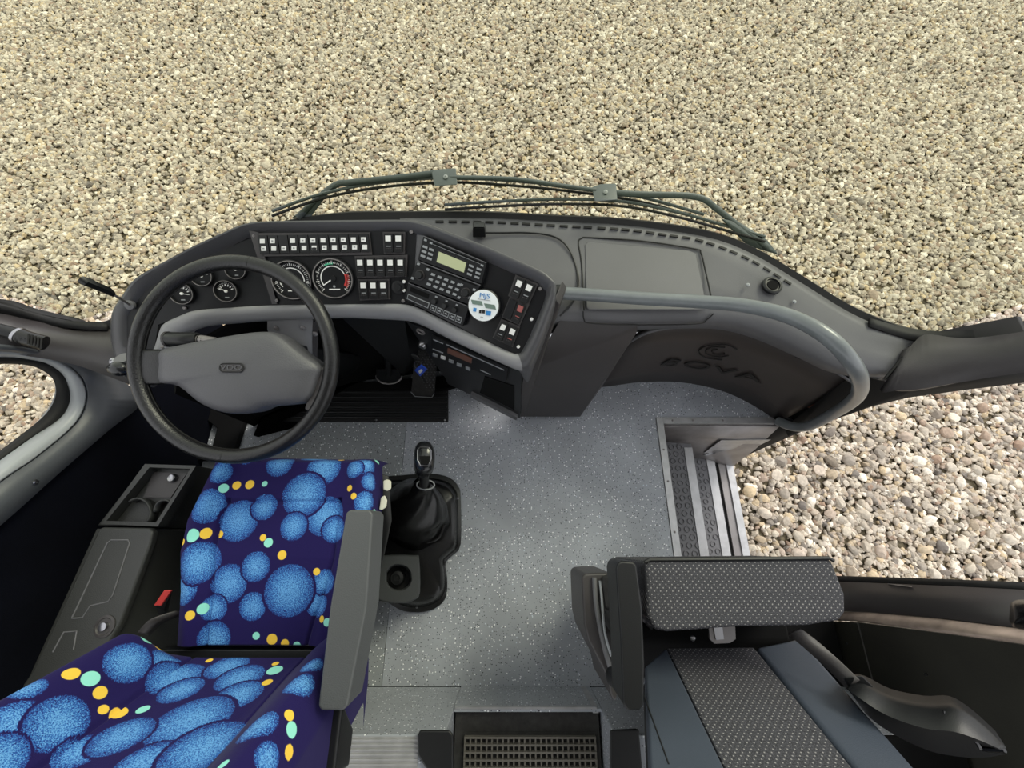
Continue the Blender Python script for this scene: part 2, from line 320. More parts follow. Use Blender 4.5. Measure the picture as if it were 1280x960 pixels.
# ================================================================== SETTING: gravel ground
ground = mk('ground', [(-14, -8, GZ-.012), (14, -8, GZ-.012), (14, 16, GZ-.012), (-14, 16, GZ-.012)], [(0, 1, 2, 3)], 'soil'); tag(ground, kind='structure')
def gravel():
    patches = [(-6.4, .45, 6.4, 6.6), (1.16, -1.0, 4.2, .45), (-4.2, -.3, -1.3, .45)]
    V, F = [], []
    for x0, y0, x1, y1 in patches:
        k = len(V); V += [(x0, y0, GZ), (x1, y0, GZ), (x1, y1, GZ), (x0, y1, GZ)]; F.append((k, k+1, k+2, k+3))
    o = mk('gravel', V, F, 'stone', ground, 0); tag(o, 'pale tan and grey gravel covering the ground outside', kind='stuff')
    g = bpy.data.node_groups.new('gravel', 'GeometryNodeTree'); N, L = g.nodes, g.links
    g.interface.new_socket('Geometry', in_out='INPUT', socket_type='NodeSocketGeometry'); g.interface.new_socket('Geometry', in_out='OUTPUT', socket_type='NodeSocketGeometry')
    gi, go = N.new('NodeGroupInput'), N.new('NodeGroupOutput')
    gj = N.new('GeometryNodeGeometryToInstance')
    for k in range(7):
        ic = N.new('GeometryNodeMeshIcoSphere'); ic.inputs['Radius'].default_value = 1; ic.inputs['Subdivisions'].default_value = 2
        sp = N.new('GeometryNodeSetPosition'); nz = N.new('ShaderNodeTexNoise'); nz.inputs['Scale'].default_value = .85; nz.inputs['Detail'].default_value = 1.5
        pos = N.new('GeometryNodeInputPosition'); ad = N.new('ShaderNodeVectorMath'); ad.operation = 'ADD'; ad.inputs[1].default_value = (k*7.3, k*3.1, k*1.7)
        L.new(pos.outputs[0], ad.inputs[0]); L.new(ad.outputs[0], nz.inputs['Vector'])
        sb = N.new('ShaderNodeVectorMath'); sb.operation = 'SUBTRACT'; sb.inputs[1].default_value = (.5, .5, .5); L.new(nz.outputs['Color'], sb.inputs[0])
        sc = N.new('ShaderNodeVectorMath'); sc.operation = 'SCALE'; sc.inputs['Scale'].default_value = 1.7; L.new(sb.outputs[0], sc.inputs[0])
        L.new(ic.outputs[0], sp.inputs[0]); L.new(sc.outputs[0], sp.inputs['Offset'])
        sm = N.new('GeometryNodeSetShadeSmooth'); sm.inputs['Shade Smooth'].default_value = (k % 2 == 0)
        mt = N.new('GeometryNodeSetMaterial'); mt.inputs['Material'].default_value = M['stone']
        L.new(sp.outputs[0], sm.inputs[0]); L.new(sm.outputs[0], mt.inputs[0]); L.new(mt.outputs[0], gj.inputs[0])
    jn = N.new('GeometryNodeJoinGeometry')
    for d, lo, hi, seed in ((2300, .011, .021, 1), (330, .019, .031, 2)):
        dp = N.new('GeometryNodeDistributePointsOnFaces'); dp.inputs['Density'].default_value = d; dp.inputs['Seed'].default_value = seed
        L.new(gi.outputs[0], dp.inputs[0])
        ip = N.new('GeometryNodeInstanceOnPoints'); ip.inputs['Pick Instance'].default_value = True
        L.new(dp.outputs['Points'], ip.inputs['Points']); L.new(gj.outputs[0], ip.inputs['Instance'])
        ri = N.new('FunctionNodeRandomValue'); ri.data_type = 'INT'; ri.inputs[4].default_value = 0; ri.inputs[5].default_value = 6; ri.inputs['Seed'].default_value = seed+10
        L.new(ri.outputs[2], ip.inputs['Instance Index'])
        rr = N.new('FunctionNodeRandomValue'); rr.data_type = 'FLOAT_VECTOR'; rr.inputs[0].default_value = (-.5, -.5, 0); rr.inputs[1].default_value = (.5, .5, 6.28); rr.inputs['Seed'].default_value = seed+20
        L.new(rr.outputs[0], ip.inputs['Rotation'])
        rs = N.new('FunctionNodeRandomValue'); rs.data_type = 'FLOAT_VECTOR'; rs.inputs[0].default_value = (lo*.8, lo*.8, lo*.55); rs.inputs[1].default_value = (hi, hi*.85, hi*.6); rs.inputs['Seed'].default_value = seed+30
        L.new(rs.outputs[0], ip.inputs['Scale'])
        L.new(ip.outputs[0], jn.inputs[0])
    L.new(jn.outputs[0], go.inputs[0]); md = o.modifiers.new('gravel', 'NODES'); md.node_group = g
gravel()
def bigstones():
    meshes = []
    for k in range(9):
        b = bmesh.new(); bmesh.ops.create_icosphere(b, subdivisions=2, radius=1); rs = random.Random(k)
        ax = [Vector((rs.uniform(-1, 1), rs.uniform(-1, 1), rs.uniform(-1, 1))).normalized() for _ in range(9)]; dd = [rs.uniform(.62, .95) for _ in ax]
        for v in b.verts:
            for a, d in zip(ax, dd):
                e = v.co.dot(a)-d
                if e > 0: v.co -= a*e*.85
        me = bpy.data.meshes.new('stone'); b.to_mesh(me); b.free(); me.materials.append(M['stone']); me.polygons.foreach_set('use_smooth', [True]*len(me.polygons)); me.set_sharp_from_angle(angle=math.radians(35)); meshes.append(me)
    rs = random.Random(4); put = []
    while len(put) < 300:
        x, y = (rs.uniform(1.25, 3.0), rs.uniform(-.45, .95)) if len(put) < 215 else ((rs.uniform(-3.0, 3.2), rs.uniform(1.05, 3.0)) if len(put) < 270 else (rs.uniform(-2.9, -1.5), rs.uniform(.1, .9)))
        s = rs.uniform(.021, .042)
        if any((x-a)**2+(y-b)**2 < (s+c)**2*.9 for a, b, c in put): continue
        put.append((x, y, s)); o = bpy.data.objects.new('stone', rs.choice(meshes)); C.objects.link(o); o.parent = ground
        o.location = (x, y, GZ+s*.28); o.rotation_euler = (rs.uniform(-.3, .3), rs.uniform(-.3, .3), rs.uniform(0, 6.28)); o.scale = (s, s*rs.uniform(.7, .95), s*.6)
bigstones()
# ================================================================== SETTING: floor
floor = mk('floor', [(-1.2, -1.1, -.04), (1.1, -1.1, -.04), (1.1, -.275, -.04), (.575, -.275, -.04), (.575, .42, -.04), (1.06, .42, -.04), (1.06, .85, -.04), (-1.2, .85, -.04)], [(0, 1, 2, 3, 4, 5, 6, 7)], 'softblack')
s = floor.modifiers.new('s', 'SOLIDIFY'); s.thickness = .02; tag(floor, kind='structure')
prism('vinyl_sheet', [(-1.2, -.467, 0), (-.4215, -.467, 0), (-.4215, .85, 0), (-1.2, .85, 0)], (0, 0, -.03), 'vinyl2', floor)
prism('vinyl_sheet', [(-.42, -.467, 0), (.575, -.467, 0), (.575, .43, 0), (1.06, .43, 0), (1.06, .85, 0), (-.42, .85, 0)], (0, 0, -.03), 'vinyl', floor)
prism('vinyl_sheet', [(.576, -.467, 0), (1.09, -.467, 0), (1.09, -.27, 0), (.576, -.27, 0)], (0, 0, -.03), 'softblack', floor)  # deep shade beside the guide seat, put into this sheet's colour
ceil = box('ceiling', -1.28, 1.28, -3.2, .12, 2.13, 2.16, 'trimlight'); tag(ceil, kind='structure')
# aisle step and seat platforms behind
st = thing('aisle_step', 'grey vinyl step with ribbed mat leading up to the passenger aisle', 'step', (.04, -.6, 0))
box('riser', -.164, .251, -.474, -.4665, 0, .177, 'vinyl', st)
tb = box('tread', -.16, .245, -1.1, -.474, .10, .160, 'matdark', st)
mat_ = box('mat_tray', -.135, .235, -1.05, -.525, .160, .163, 'matdark', st)
bm_ = bmesh.new()
def addbox(b, x0, x1, y0, y1, z0, z1):
    v = [b.verts.new(c) for c in ((x0, y0, z0), (x1, y0, z0), (x1, y1, z0), (x0, y1, z0), (x0, y0, z1), (x1, y0, z1), (x1, y1, z1), (x0, y1, z1))]
    for f in ((0, 3, 2, 1), (4, 5, 6, 7), (0, 1, 5, 4), (1, 2, 6, 5), (2, 3, 7, 6), (3, 0, 4, 7)): b.faces.new([v[i] for i in f])
for i in range(25):
    x = -.130+i*(.360/24); addbox(bm_, x-.0022, x+.0022, -1.04, -.532, .1632, .172)
for j in range(22):
    y = -.532-j*.0165; addbox(bm_, -.132, .232, y-.004, y+.0005, .1634, .1745)
me = bpy.data.meshes.new('rubber_grid'); bm_.to_mesh(me); bm_.free(); g_ = link('rubber_grid', me, 'matgrey', mat_, 0); g_['kind'] = 'stuff'
prism('nosing', [P(569, 886.5, .18), P(746, 886.5, .18), P(746, 883.5, .18), P(569, 883.5, .18)], (0, 0, -.01), 'alu', st)
prism('corner_trim', [P(726, 858, .01), P(732, 858, .01), P(748, 885, .172), P(741, 885, .172)], (0, -.012, 0), 'alu', st)
lp = thing('seat_platform', 'raised vinyl platform under the blue driver seat with an aluminium edge strip', 'platform', (-.6, -.7, 0))
box('platform_body', -1.15, -.165, -1.1, -.468, 0, .326, 'vinyl', lp, .004)
for k in range(8):
    box('strip_ridge', -.55, -.228, -.4805-k*.0095, -.4765-k*.0095, .3265, .3295, 'alu', lp)
prism('edge_strip', [(-.55, -.560, .327), (-.228, -.560, .327), (-.228, -.472, .327), (-.55, -.472, .327)], (0, 0, -.003), 'alu', lp)
screw((-.48, -.53, .333), Z, .005, lp, 'black')
hull('corner_guard', [P(521, 921, .345), P(524, 912, .345), P(562, 912, .345), P(567, 918, .345), P(567, 975, .345), P(540, 975, .345), P(538, 945, .345), P(521, 944, .345), P(567, 918, .2), P(567, 975, .2), P(530, 915, .3)], 'black', lp, .006)
rp = thing('seat_platform', 'raised vinyl platform under the folded grey guide seat', 'platform', (.6, -.7, 0))
box('platform_body', .2525, 1.085, -1.1, -.468, 0, .326, 'vinyl', rp, .004)
box('side_cover', .70, 1.085, -1.1, -.4685, .3265, .345, 'softblack', rp)  # added black sheet standing in for deep shade between seat and side board
hull('corner_guard', [P(762, 912, .34), P(800, 910, .34), P(806, 985, .34), P(762, 985, .34), P(762, 985, .22), P(762, 912, .24)], 'black', rp, .006)
# ================================================================== entrance steps
es = thing('entrance_steps', 'stepped entrance well with studded rubber treads and aluminium nosings by the open door', 'steps', (.85, .1, -.5))
ex0, yb, yf = .6, -.26, .404
def studs(name, x0, x1, y0, y1, z, parent):
    V, F = [], []; pitch = .036; r0 = .0125; i = 0; y = y0
    while y < y1:
        x = x0+(pitch/2 if i % 2 else 0)
        while x < x1:
            k = len(V); n = 12
            for r, h in ((r0, 0), (r0-.0005, .004), (r0-.003, .004), (r0-.003, .0006)):
                for a in range(n): V.append((x+r*math.cos(2*math.pi*a/n), y+r*math.sin(2*math.pi*a/n), z+h))
            for q in range(3):
                for a in range(n): F.append((k+q*n+a, k+q*n+(a+1) % n, k+(q+1)*n+(a+1) % n, k+(q+1)*n+a))
            F.append(tuple(k+3*n+a for a in range(n)))
            x += pitch
        y += pitch*.87; i += 1
    o = mk(name, V, F, 'tread', parent, 40); o['kind'] = 'stuff'; return o
t1 = box('tread', .575, .80, yb, .385, -.235, -.22, 'tread', es); studs('tread_stud', .62, .765, yb+.02, .36, -.2198, t1)
t2 = box('tread', .78, 1.0, yb, .36, -.455, -.44, 'tread', es); studs('tread_stud', .82, .95, yb+.02, .335, -.4398, t2)
box('riser', .575, .585, yb, yf, -.22, -.03, 'steel', es); box('riser', .79, .80, yb, .36, -.44, -.235, 'steel', es)
box('rear_wall', .585, 1.10, yb-.012, yb, -.5, -.002, 'steel', es)
box('nosing', .577, .603, yb, .43, -.012, .004, 'alu', es); box('nosing', .6035, 1.05, .404, .43, -.012, .004, 'alu', es)
box('nosing', .765, .801, yb, .352, -.236, -.2155, 'alu', es); box('nosing', .962, 1.001, yb, .342, -.456, -.4355, 'alu', es)
for x, y in ((.64, .417), (.72, .417), (.84, .417), (.59, .3), (.59, .18), (.59, 0)): screw((x, y, .0045), Z, .004, es, 'steel')
box('gap_seal', 1.0, 1.03, yb, .33, -.5, -.47, 'rubber', es)
box('door_sill', 1.03, 1.065, yb, .325, -.5, -.46, 'steel', es); box('door_sill', 1.065, 1.098, yb, .32, -.5, -.452, 'alu', es)
fwall = loft('well_wall', [[(.603, .4, -.012), (.8, .4, -.012), (1.07, .4, -.012)], [(.603, .388, -.22), (.8, .372, -.24), (1.09, .35, -.24)], [(.8, .36, -.44), (.95, .345, -.45), (1.1, .31, -.47)]], 'steel', es, thick=.01, off=0)
wp = Pl(Vector((.8, .385, -.1)), Vector((1.0, .385, -.1)), Vector((.9, .362, -.3)))
qp('scuff_plate', wp, [(879, 562), (900, 546), (962, 545), (938, 557)],  .014, .017, 'alu', es); qp('scuff_plate', wp, [(878, 565), (892, 558.5), (935, 558.5), (920, 565)], .014, .017, 'chrome', es)
# ================================================================== right side: door frame, rear jamb, side board
dr = thing('door_1', None, None, (1.15, .05, -.4), kind='structure')
fr = [(900, 584), (980, 549), (1060, 515), (1136, 497), (1210, 487), (1300, 476)]; xs = [1.1, 1.15, 1.18, 1.19, 1.2, 1.21]
outer = [PX(x, y, X) for (x, y), X in zip(fr, xs)]
innr = [(.0, .0)]*6; ip = [(880, 578), (965, 541), (1030, 500), (1090, 474), (1180, 474), (1300, 462)]; xi = [1.06, 1.07, 1.08, 1.10, 1.13, 1.15]
inner = [PX(x, y-6, X) for (x, y), X in zip(ip, xi)]
mid = [PX(x, y-9, X-.03) for (x, y), X in zip(fr, xs)]
loft('door_frame', [outer, mid, inner, [v+Vector((0, .12, 0)) for v in inner]], 'rubber', dr, thick=.012, off=1)
# post behind the door
post = thing('trim_1', None, None, (1.15, -.25, 0), kind='structure')
topl = [PX(1030, 724, 1.16), PX(1100, 726.5, 1.19), PX(1180, 730, 1.2), PX(1330, 737, 1.21)]
dn = lambda L_, v: [p+Vector(v) for p in L_]
loft('door_seal', [topl, [p+Vector((-.012, -.014, -.0)) for p in topl]], 'rubber', post, thick=.02)
midl = [PX(1030, 766, 1.12), PX(1090, 768, 1.13), PX(1180, 777, 1.14), PX(1330, 797, 1.15)]
loft('jamb_panel', [[p+Vector((-.012, -.014, 0)) for p in topl], midl], 'dashdark', post, thick=.02)
hull('latch', [PX(1108, 729, 1.17), PX(1140, 731, 1.17), PX(1138, 735, 1.17), PX(1108, 733, 1.17), PX(1110, 730, 1.16), PX(1140, 734, 1.16)], 'steel', post)
wr = thing('wall_right', None, None, (1.12, -.6, 0), kind='structure')
b0 = [PX(1030, 767, 1.115), PX(1090, 769, 1.12), PX(1180, 778, 1.13), PX(1330, 798, 1.14)]
b1 = [PX(1030, 775, 1.10), PX(1072, 777, 1.10), PX(1180, 791, 1.10), PX(1330, 812, 1.10)]
loft('board_edge', [b0, b1], 'wood', wr, thick=.01)
prism('wall_board', [PX(1073, 778, 1.10), PX(1180, 792, 1.10), PX(1330, 813, 1.10), Vector((1.10, -1.1, 1.0)), Vector((1.10, -1.1, .3)), PX(1125, 960, 1.10), PX(1093, 856, 1.10)], (.015, 0, 0), 'olive', wr)
prism('wall_board', [PX(1030, 776, 1.10), PX(1071, 778, 1.10), PX(1091, 856, 1.10), PX(1123, 960, 1.10), PX(1060, 960, 1.10)], (.015, 0, 0), 'olive', wr)
for x, y in ((1058, 804), (1157, 843)): screw(PX(x, y, 1.098), (-1, 0, 0), .004, wr, 'black')
gh = thing('grab_bar', 'black rounded grab handle at the right edge beside the rear door post', 'handle', (1.05, -.25, .5))
hull('handle_body', [PX(1262, 752, 1.05), PX(1272, 748, 1.05), PX(1300, 748, 1.05), PX(1300, 790, 1.05), PX(1268, 788, 1.05), PX(1260, 775, 1.05)]+[PX(1266, 756, 1.0), PX(1300, 754, 1.0), PX(1300, 780, 1.0), PX(1268, 779, 1.0)], 'leather', gh, .012)
tube('handle_mount', [PX(1275, 770, 1.05), PX(1275, 770, 1.09)], .012, 'black', gh, 10)
# ================================================================== windscreen, cowl, co-driver dashboard
cow = [(500, 270, .66), (600, 270, .66), (700, 275, .66), (780, 279, .655), (880, 293, .65), (940, 314, .64), (1000, 349, .62), (1060, 386, .60), (1110, 408, .59), (1150, 419, .585)]
row0 = [P(*c) for c in cow]
def shrow(l): return cr([P(*c) for c in l], 4)
r0 = shrow(cow)
r1 = shrow([(500, 277, .665), (600, 277, .665), (700, 282, .665), (780, 286, .66), (878, 301, .655), (934, 323, .645), (993, 358, .625), (1052, 395, .605), (1100, 418, .595), (1145, 428, .588)])
r2 = shrow([(500, 293, .655), (600, 290, .655), (700, 294, .655), (780, 298, .65), (870, 313, .645), (924, 336, .635), (983, 370, .615), (1042, 405, .597), (1092, 426, .587), (1140, 433, .583)])
r3 = shrow([(540, 385, .62), (620, 386, .62), (700, 386, .62), (770, 388, .615), (850, 389, .61), (910, 391, .605), (965, 400, .597), (1018, 425, .587), (1062, 447, .577), (1115, 464, .572)])
r4 = shrow([(540, 400, .605), (620, 400, .605), (700, 399, .605), (770, 400, .60), (850, 401, .59), (905, 403, .585), (955, 414, .578), (1005, 438, .565), (1050, 459, .558), (1108, 469, .556)])
r5 = shrow([(540, 416, .56), (620, 415, .56), (700, 413, .555), (770, 413, .55), (845, 411, .54), (900, 412, .53), (945, 424, .525), (995, 446, .515), (1040, 466, .51), (1098, 474, .51)])
r6 = [p+Vector((0, .05, -.02)) for p in r5]
gd = thing('guide_dashboard', 'wide charcoal moulded dashboard on the door side below the windscreen', 'dashboard', (.6, .6, 0))
lo = loft('dash_top', [r0, r1, r2, [a.lerp(b, .5)+Vector((0, 0, .004)) for a, b in zip(r2, r3)], r3, r4, r5, r6], 'dash', gd, thick=.006, smooth=80)
loft('skirt_panel', [r6, [p+Vector((0, .03, -.13)) for p in r6]], 'softblack', gd, thick=.01)
# windscreen
win = thing('window_1', None, None, (0, .8, .6), kind='structure')
L0 = [PX(-120, 372, -1.27), P(0, 381, .70), P(40, 393, .66), P(90, 404, .62), P(132, 408, .60), P(240, 345, .62), P(330, 290, .64), P(420, 272, .655)]
Rr = [PX(1200, 421, 1.19), PX(1280, 409, 1.205), PX(1400, 380, 1.22)]
bot = cr(L0+[P(*c) for c in cow]+Rr, 4)
def topof(p):
    k = 1.0 if p.z < .7 else .75
    ax = min(1, abs(p.x)/1.2); return Vector((p.x*1.09, p.y-.12-.33*ax**3, 2.1))
gbot = cr([P(96, 405, .62), P(160, 385, .62)]+L0[5:]+[P(*c) for c in cow]+[P(1172, 421, .60)], 4)
rows = [[p.lerp(topof(p), t)+Vector((0, .07*math.sin(math.pi*t), 0)) for p in gbot] for t in (0, .1, .25, .5, .75, 1)]
loft('glass_pane', [[p+Vector((0, .012, 0)) for p in r] for r in rows], 'glass', win, smooth=80)
loft('rubber_seal', [[p+Vector((0, .014, -.004)) for p in bot], [p+Vector((0, .004, .004)) for p in bot], [p+Vector((0, -.012, -.006)) for p in bot], [p+Vector((0, .0, -.03)) for p in bot]], 'rubber', win, thick=.006, smooth=60)
fr_r = [cr([P(*c) for c in r_], 4) for r_ in ([(1085, 399, .602), (1130, 411, .592), (1180, 415, .625), (1240, 410, .69), (1310, 396, .77)], [(1085, 409, .598), (1130, 424, .588), (1180, 432, .615), (1240, 428, .68), (1310, 416, .755)])]
loft('black_border', fr_r, 'rubber', win, thick=.008)
fr_l = [cr([P(*c) for c in r_], 4) for r_ in ([(-90, 362, .78), (0, 379, .715), (50, 393, .66), (95, 402, .625), (136, 404, .60)], [(-90, 376, .765), (0, 389, .70), (45, 402, .65), (92, 411, .62), (136, 414, .597)])]
loft('black_border', fr_l, 'rubber', win, thick=.008)
# vent slots along the cowl
vpx = cr([Vector((x, y, 0)) for x, y in ((541, 276), (600, 276.5), (640, 278), (700, 281.5), (780, 286), (830, 292.5), (878, 300.5), (934, 322), (985, 352))], 30)
acc = 0; last = vpx[0]; nxt = 8; vn = 0
def shz(x):
    xs_ = [c[0] for c in cow]; return float(np.interp(x, [500, 600, 700, 780, 878, 934, 993, 1052], [.665, .665, .665, .66, .655, .645, .625, .605]))
for q in vpx[1:]:
    acc += (q-last).length; d = (q-last).normalized(); last = q
    if acc > nxt:
        nxt += 15.5; a = q-d*5; b = q+d*5; nn = Vector((-d.y, d.x, 0))*1.15; off = Vector((0, .4, 0))
        pts = [P(v.x, v.y, shz(v.x)+.002) for v in (a-nn+off, b-nn+off, b+nn+off, a+nn+off)]
        prism('vent_slot', pts, (0, 0, -.006), 'rubber', gd)
# lid seam and lid
def lidz(y): return float(np.interp(y, [290, 390, 402, 416], [.652, .622, .607, .568]))
lid_px = [(726, 298), (735, 297), (800, 301), (870, 312), (879, 319), (889, 372), (890, 389)]
def onshelf(x, y, dz=0):
    return P(x, y, lidz(y)+dz)
tube('lid_seam', cr([onshelf(*q, .0035) for q in [(730, 388), (727, 330), (723, 304), (727, 298), (737, 297), (800, 301), (868, 311), (876, 316), (881, 335), (889, 372), (891, 386)]], 4), .0022, 'rubber', gd, 6)
prism('compartment_lid', [onshelf(x, y, .005) for x, y in ((731, 306), (735, 302), (862, 313), (870, 317), (884, 384), (882, 387), (736, 387), (733, 384))], (0, 0, -.006), 'dash', gd, .0025)
tube('lid_seam', cr([P(729, 389, .625), P(730, 399, .613), P(738, 404, .604), P(790, 406, .590), P(870, 405, .585), P(884, 399, .595), P(892, 392, .608)], 5), .0018, 'rubber', gd, 6)
cring = [onshelf(640+84*math.cos(math.radians(a)), 352-60*math.sin(math.radians(a))+(0), .001) for a in range(-35, 95, 6)]
tube('speaker_ridge', cring, .0025, 'dashdark', gd, 6)
c0 = onshelf(965, 357, -.012)
c0 = P(965, 357, .632)
lathe('cup_socket', c0, (0, -.02, 1), [(.026, -.004), (.026, .003), (.022, .006), (.019, .006), (.018, .002), (.0145, .002)], 'black', gd)
lathe('socket_hole', c0, (0, -.02, 1), [(.0145, -.002), (.0145, .0035), (.005, .0036)], 'softblack', gd, 12)
screw(P(935, 356, .637), Z, .005, gd, 'grey'); screw(P(993, 377, .619), Z, .005, gd, 'grey')
# kick panel
top = [(743, 476, .05), (765, 447, .28), (800, 420, .5), (850, 409, .525), (915, 410, .522), (985, 435, .505), (1030, 457, .495), (1070, 482, .47)]
flo = [(742, 481, .002), (750, 483, .002), (770, 481, .002), (800, 477, .002), (850, 477, .002), (900, 487, .002), (940, 505, .002), (974, 527, .002)]
T_ = cr([P(*c)+Vector((0, .012, 0)) for c in top], 4); B_ = cr([P(*c) for c in flo], 4)
kick = thing('kick_panel', 'curved dark brown-black footwell panel with a faded logo under the guide dashboard', 'panel', (.75, .56, 0))
kp = loft('curved_panel', [[a.lerp(b, t) for a, b in zip(T_, B_)] for t in (0, .25, .5, .75, 1)], 'kick', kick, thick=.006, smooth=80, off=0)
tube('edge_bead', [p+Vector((0, -.012, .004)) for p in T_[4:]], .005, 'dash', kick, 8)
def kickpt(x, y):   # nearest point of the panel seen at a pixel
    U2, V2 = np.meshgrid(np.linspace(0, len(T_)-1.001, 280), np.linspace(0, 1, 120)); i = U2.astype(int); f = (U2-i)[..., None]; TA, BA = np.array(T_), np.array(B_)
    A = ((TA[i]*(1-f)+TA[i+1]*f)*(1-V2[..., None])+(BA[i]*(1-f)+BA[i+1]*f)*V2[..., None]).reshape(-1, 3)
    X, Y, _ = proj(A); return Vector(A[np.argmin((X-x)**2+(Y-y)**2)]), 0
a_, _ = kickpt(850, 456); b_, _ = kickpt(925, 462); c_, _ = kickpt(890, 430)
kpl = Pl(a_, b_, c_)
for ch, x, y, r_ in (('B', 838, 451, 0), ('O', 871, 455, 3), ('V', 905, 461, 6), ('A', 937, 469, 12)):
    k0, ka, kb_, kc_ = kickpt(x, y)[0], kickpt(x-14, y)[0], kickpt(x+14, y)[0], kickpt(x, y+8)[0]
    kn_ = (kb_-ka).cross(k0-kc_).normalized()
    if kn_.dot(CAM-k0) < 0: kn_ = -kn_
    e1 = (kickpt(x+12, y+1.5+r_*.12)[0]-kickpt(x-12, y-1.5-r_*.12)[0]); text('logo_letter', ch, k0+kn_*.009, e1, kn_, .085, 'logo', kick, .0012, 1.5)
for r_, a0, a1 in ((30, 20, 300), (20, 60, 330), (10, 100, 360)):
    tube('logo_emblem', [kickpt(898+r_*.8*math.cos(math.radians(a)), 438-r_*.33*math.sin(math.radians(a)))[0]+kpl.n*.006 for a in range(a0, a1, 20)], .0022, 'logo', kick, 5)
# copper coloured knob and strut behind the rail
kb = thing('cloth_knot', 'crumpled copper coloured cloth knot on a thin rod behind the grab rail', 'cloth', P(1015, 502, .2))
bb = bmesh.new(); bmesh.ops.create_icosphere(bb, subdivisions=3, radius=.024); rs = random.Random(3)
for v in bb.verts: v.co *= 1+.25*math.sin(v.co.x*210+1)*math.sin(v.co.y*190)+.12*math.sin(v.co.z*300)
me = bpy.data.meshes.new('knot'); bb.to_mesh(me); bb.free(); me.transform(Matrix.Translation(P(1015, 501, .22))); link('knot', me, 'copper', kb, 0)
tube('rod', [P(1062, 475, .44), P(1030, 492, .32), P(994, 510, .12)], .003, 'black', kb, 6)
# door-side corner trim (A pillar)
pt = [(1128, 438, .59), (1155, 424, .60), (1200, 428, .65), (1240, 426, .69), (1300, 414, .76)]
pm = [(1112, 470, .57), (1150, 452, .60), (1200, 448, .65), (1240, 444, .69), (1300, 434, .75)]
pb = [(1100, 486, .53), (1140, 489, .58), (1200, 478, .63), (1240, 471, .67), (1300, 462, .73)]
pill = thing('trim_2', None, None, (1.15, .4, .5), kind='structure')
loft('pillar_cover', [cr([P(*c) for c in r], 4) for r in (pt, pm, pb)], 'dashdark', pill, thick=.02, smooth=80)
tube('joint_gap', [P(1150, 428, .602), P(1128, 448, .595), P(1106, 474, .565)], .004, 'rubber', pill, 6)
hull('pillar_clip', [P(1242, 434, .70), P(1262, 426, .72), P(1290, 422, .74), P(1290, 446, .72), P(1250, 448, .70), P(1246, 436, .67), P(1290, 444, .68)], 'dashdark', pill, .006)
hull('hinge_bracket', [P(1085, 471, .5), P(1112, 470, .5), P(1114, 477, .5), P(1085, 476, .5), P(1085, 471, .48), P(1114, 477, .48)], 'steel', pill, .002)
screw(P(1110, 475, .51), (-.3, -.3, 1), .012, pill, 'steel', 'hinge_bolt')
hull('pillar_base', [P(1062, 470, .5), P(1140, 486, .5), P(1095, 474, .52), P(1130, 494, .42), P(1062, 512, .2), P(1040, 512, .15), P(980, 535, .0), P(985, 545, -.03), P(1060, 500, .1)], 'softblack', pill)
# ================================================================== pedestal
pe = thing('dash_pedestal', 'dark boxy pedestal standing on the vinyl floor between driver and guide', 'pedestal', (.15, .5, 0))
hull('pedestal_body', [P(697, 405, .59), P(706, 414, .575), P(797, 414, .55), P(797, 405, .58), P(655, 521, .03), P(725, 521, .03), P(738, 496, .02), P(752, 484, .02), P(660, 490, .02), P(665, 462, .5), P(700, 400, .6)], 'dashdark', pe, .006)
prism('pedestal_post', [P(648, 521, .03), P(657, 521, .03), P(672, 462, .56), P(700, 380, .68), P(694, 372, .70), P(655, 462, .58)], (.02, .05, 0), 'dashdark', pe, .003)
tube('pedestal_seam', [P(688, 440, .53), P(662, 512, .08)], .003, 'rubber', pe, 6)
# lower stack face
lf = Pl(P(512, 405, .60), P(648, 464, .56), P(641, 520, .14))
prism('stack_face', [lf.hit(x, y) for x, y in ((508, 402), (652, 460), (650, 523), (560, 480), (556, 472), (520, 420))], (.02, .10, 0), 'black', pe)
q = [(592, 486), (641, 508), (641, 519), (590, 491)]
qp('pocket_lip', lf, [(590, 489), (648, 518), (647, 522), (590, 493)], 0, .012, 'dash', pe)
qp('pocket', lf, [(606, 470), (643, 482), (643, 512), (600, 490)], 0, .002, 'softblack', pe)
ign = lf.hit(528, 424)
lathe('socket_ring', lf.hit(526, 414), lf.n, [(.013, 0), (.013, .004), (.010, .005), (.009, .001)], 'steel', pe, 20, ring=True)
lathe('ignition_lock', lf.hit(529, 430), lf.n, [(.014, 0), (.014, .006), (.010, .012), (.006, .012)], 'chrome', pe, 20)
ky = thing('ignition_key', 'key ring with a bright blue tag hanging from the ignition under the dashboard', 'key', lf.hit(529, 442, .02))
lathe('key_head', lf.hit(524, 437, .025), lf.n, [(.013, -.004), (.015, 0), (.013, .004)], 'black', ky, 16)
qp('tag', lf, [(524, 452), (532, 445), (539, 451), (531, 460)], .03, .034, 'blue', ky); qp('tag_label', lf, [(529, 453), (532, 450), (534.5, 452), (531, 456)], .034, .0355, 'white', ky)
tube('ring', [lf.hit(528+5*math.cos(a), 446+5*math.sin(a), .03) for a in np.linspace(0, 6.28, 14)], .0012, 'chrome', ky, 5)
tube('strap', [lf.hit(527, 457, .02), lf.hit(529, 466, .012), lf.hit(534, 476, .01)], .003, 'rubber', ky, 5)
tg = thing('heater_control', 'slim heater control unit with brown display low on the pedestal', 'control unit', lf.hit(580, 445))
TQ = [(541, 419), (634, 458), (634, 474), (541, 437)]
qp('unit_face', lf, [(541, 417), (636, 456), (634, 474), (541, 440)], .001, .010, 'face', tg, .001)
qp('display', lf, [(562, 431), (592, 443.5), (591.5, 450), (561.5, 437)], .010, .012, 'lcdorange', tg)
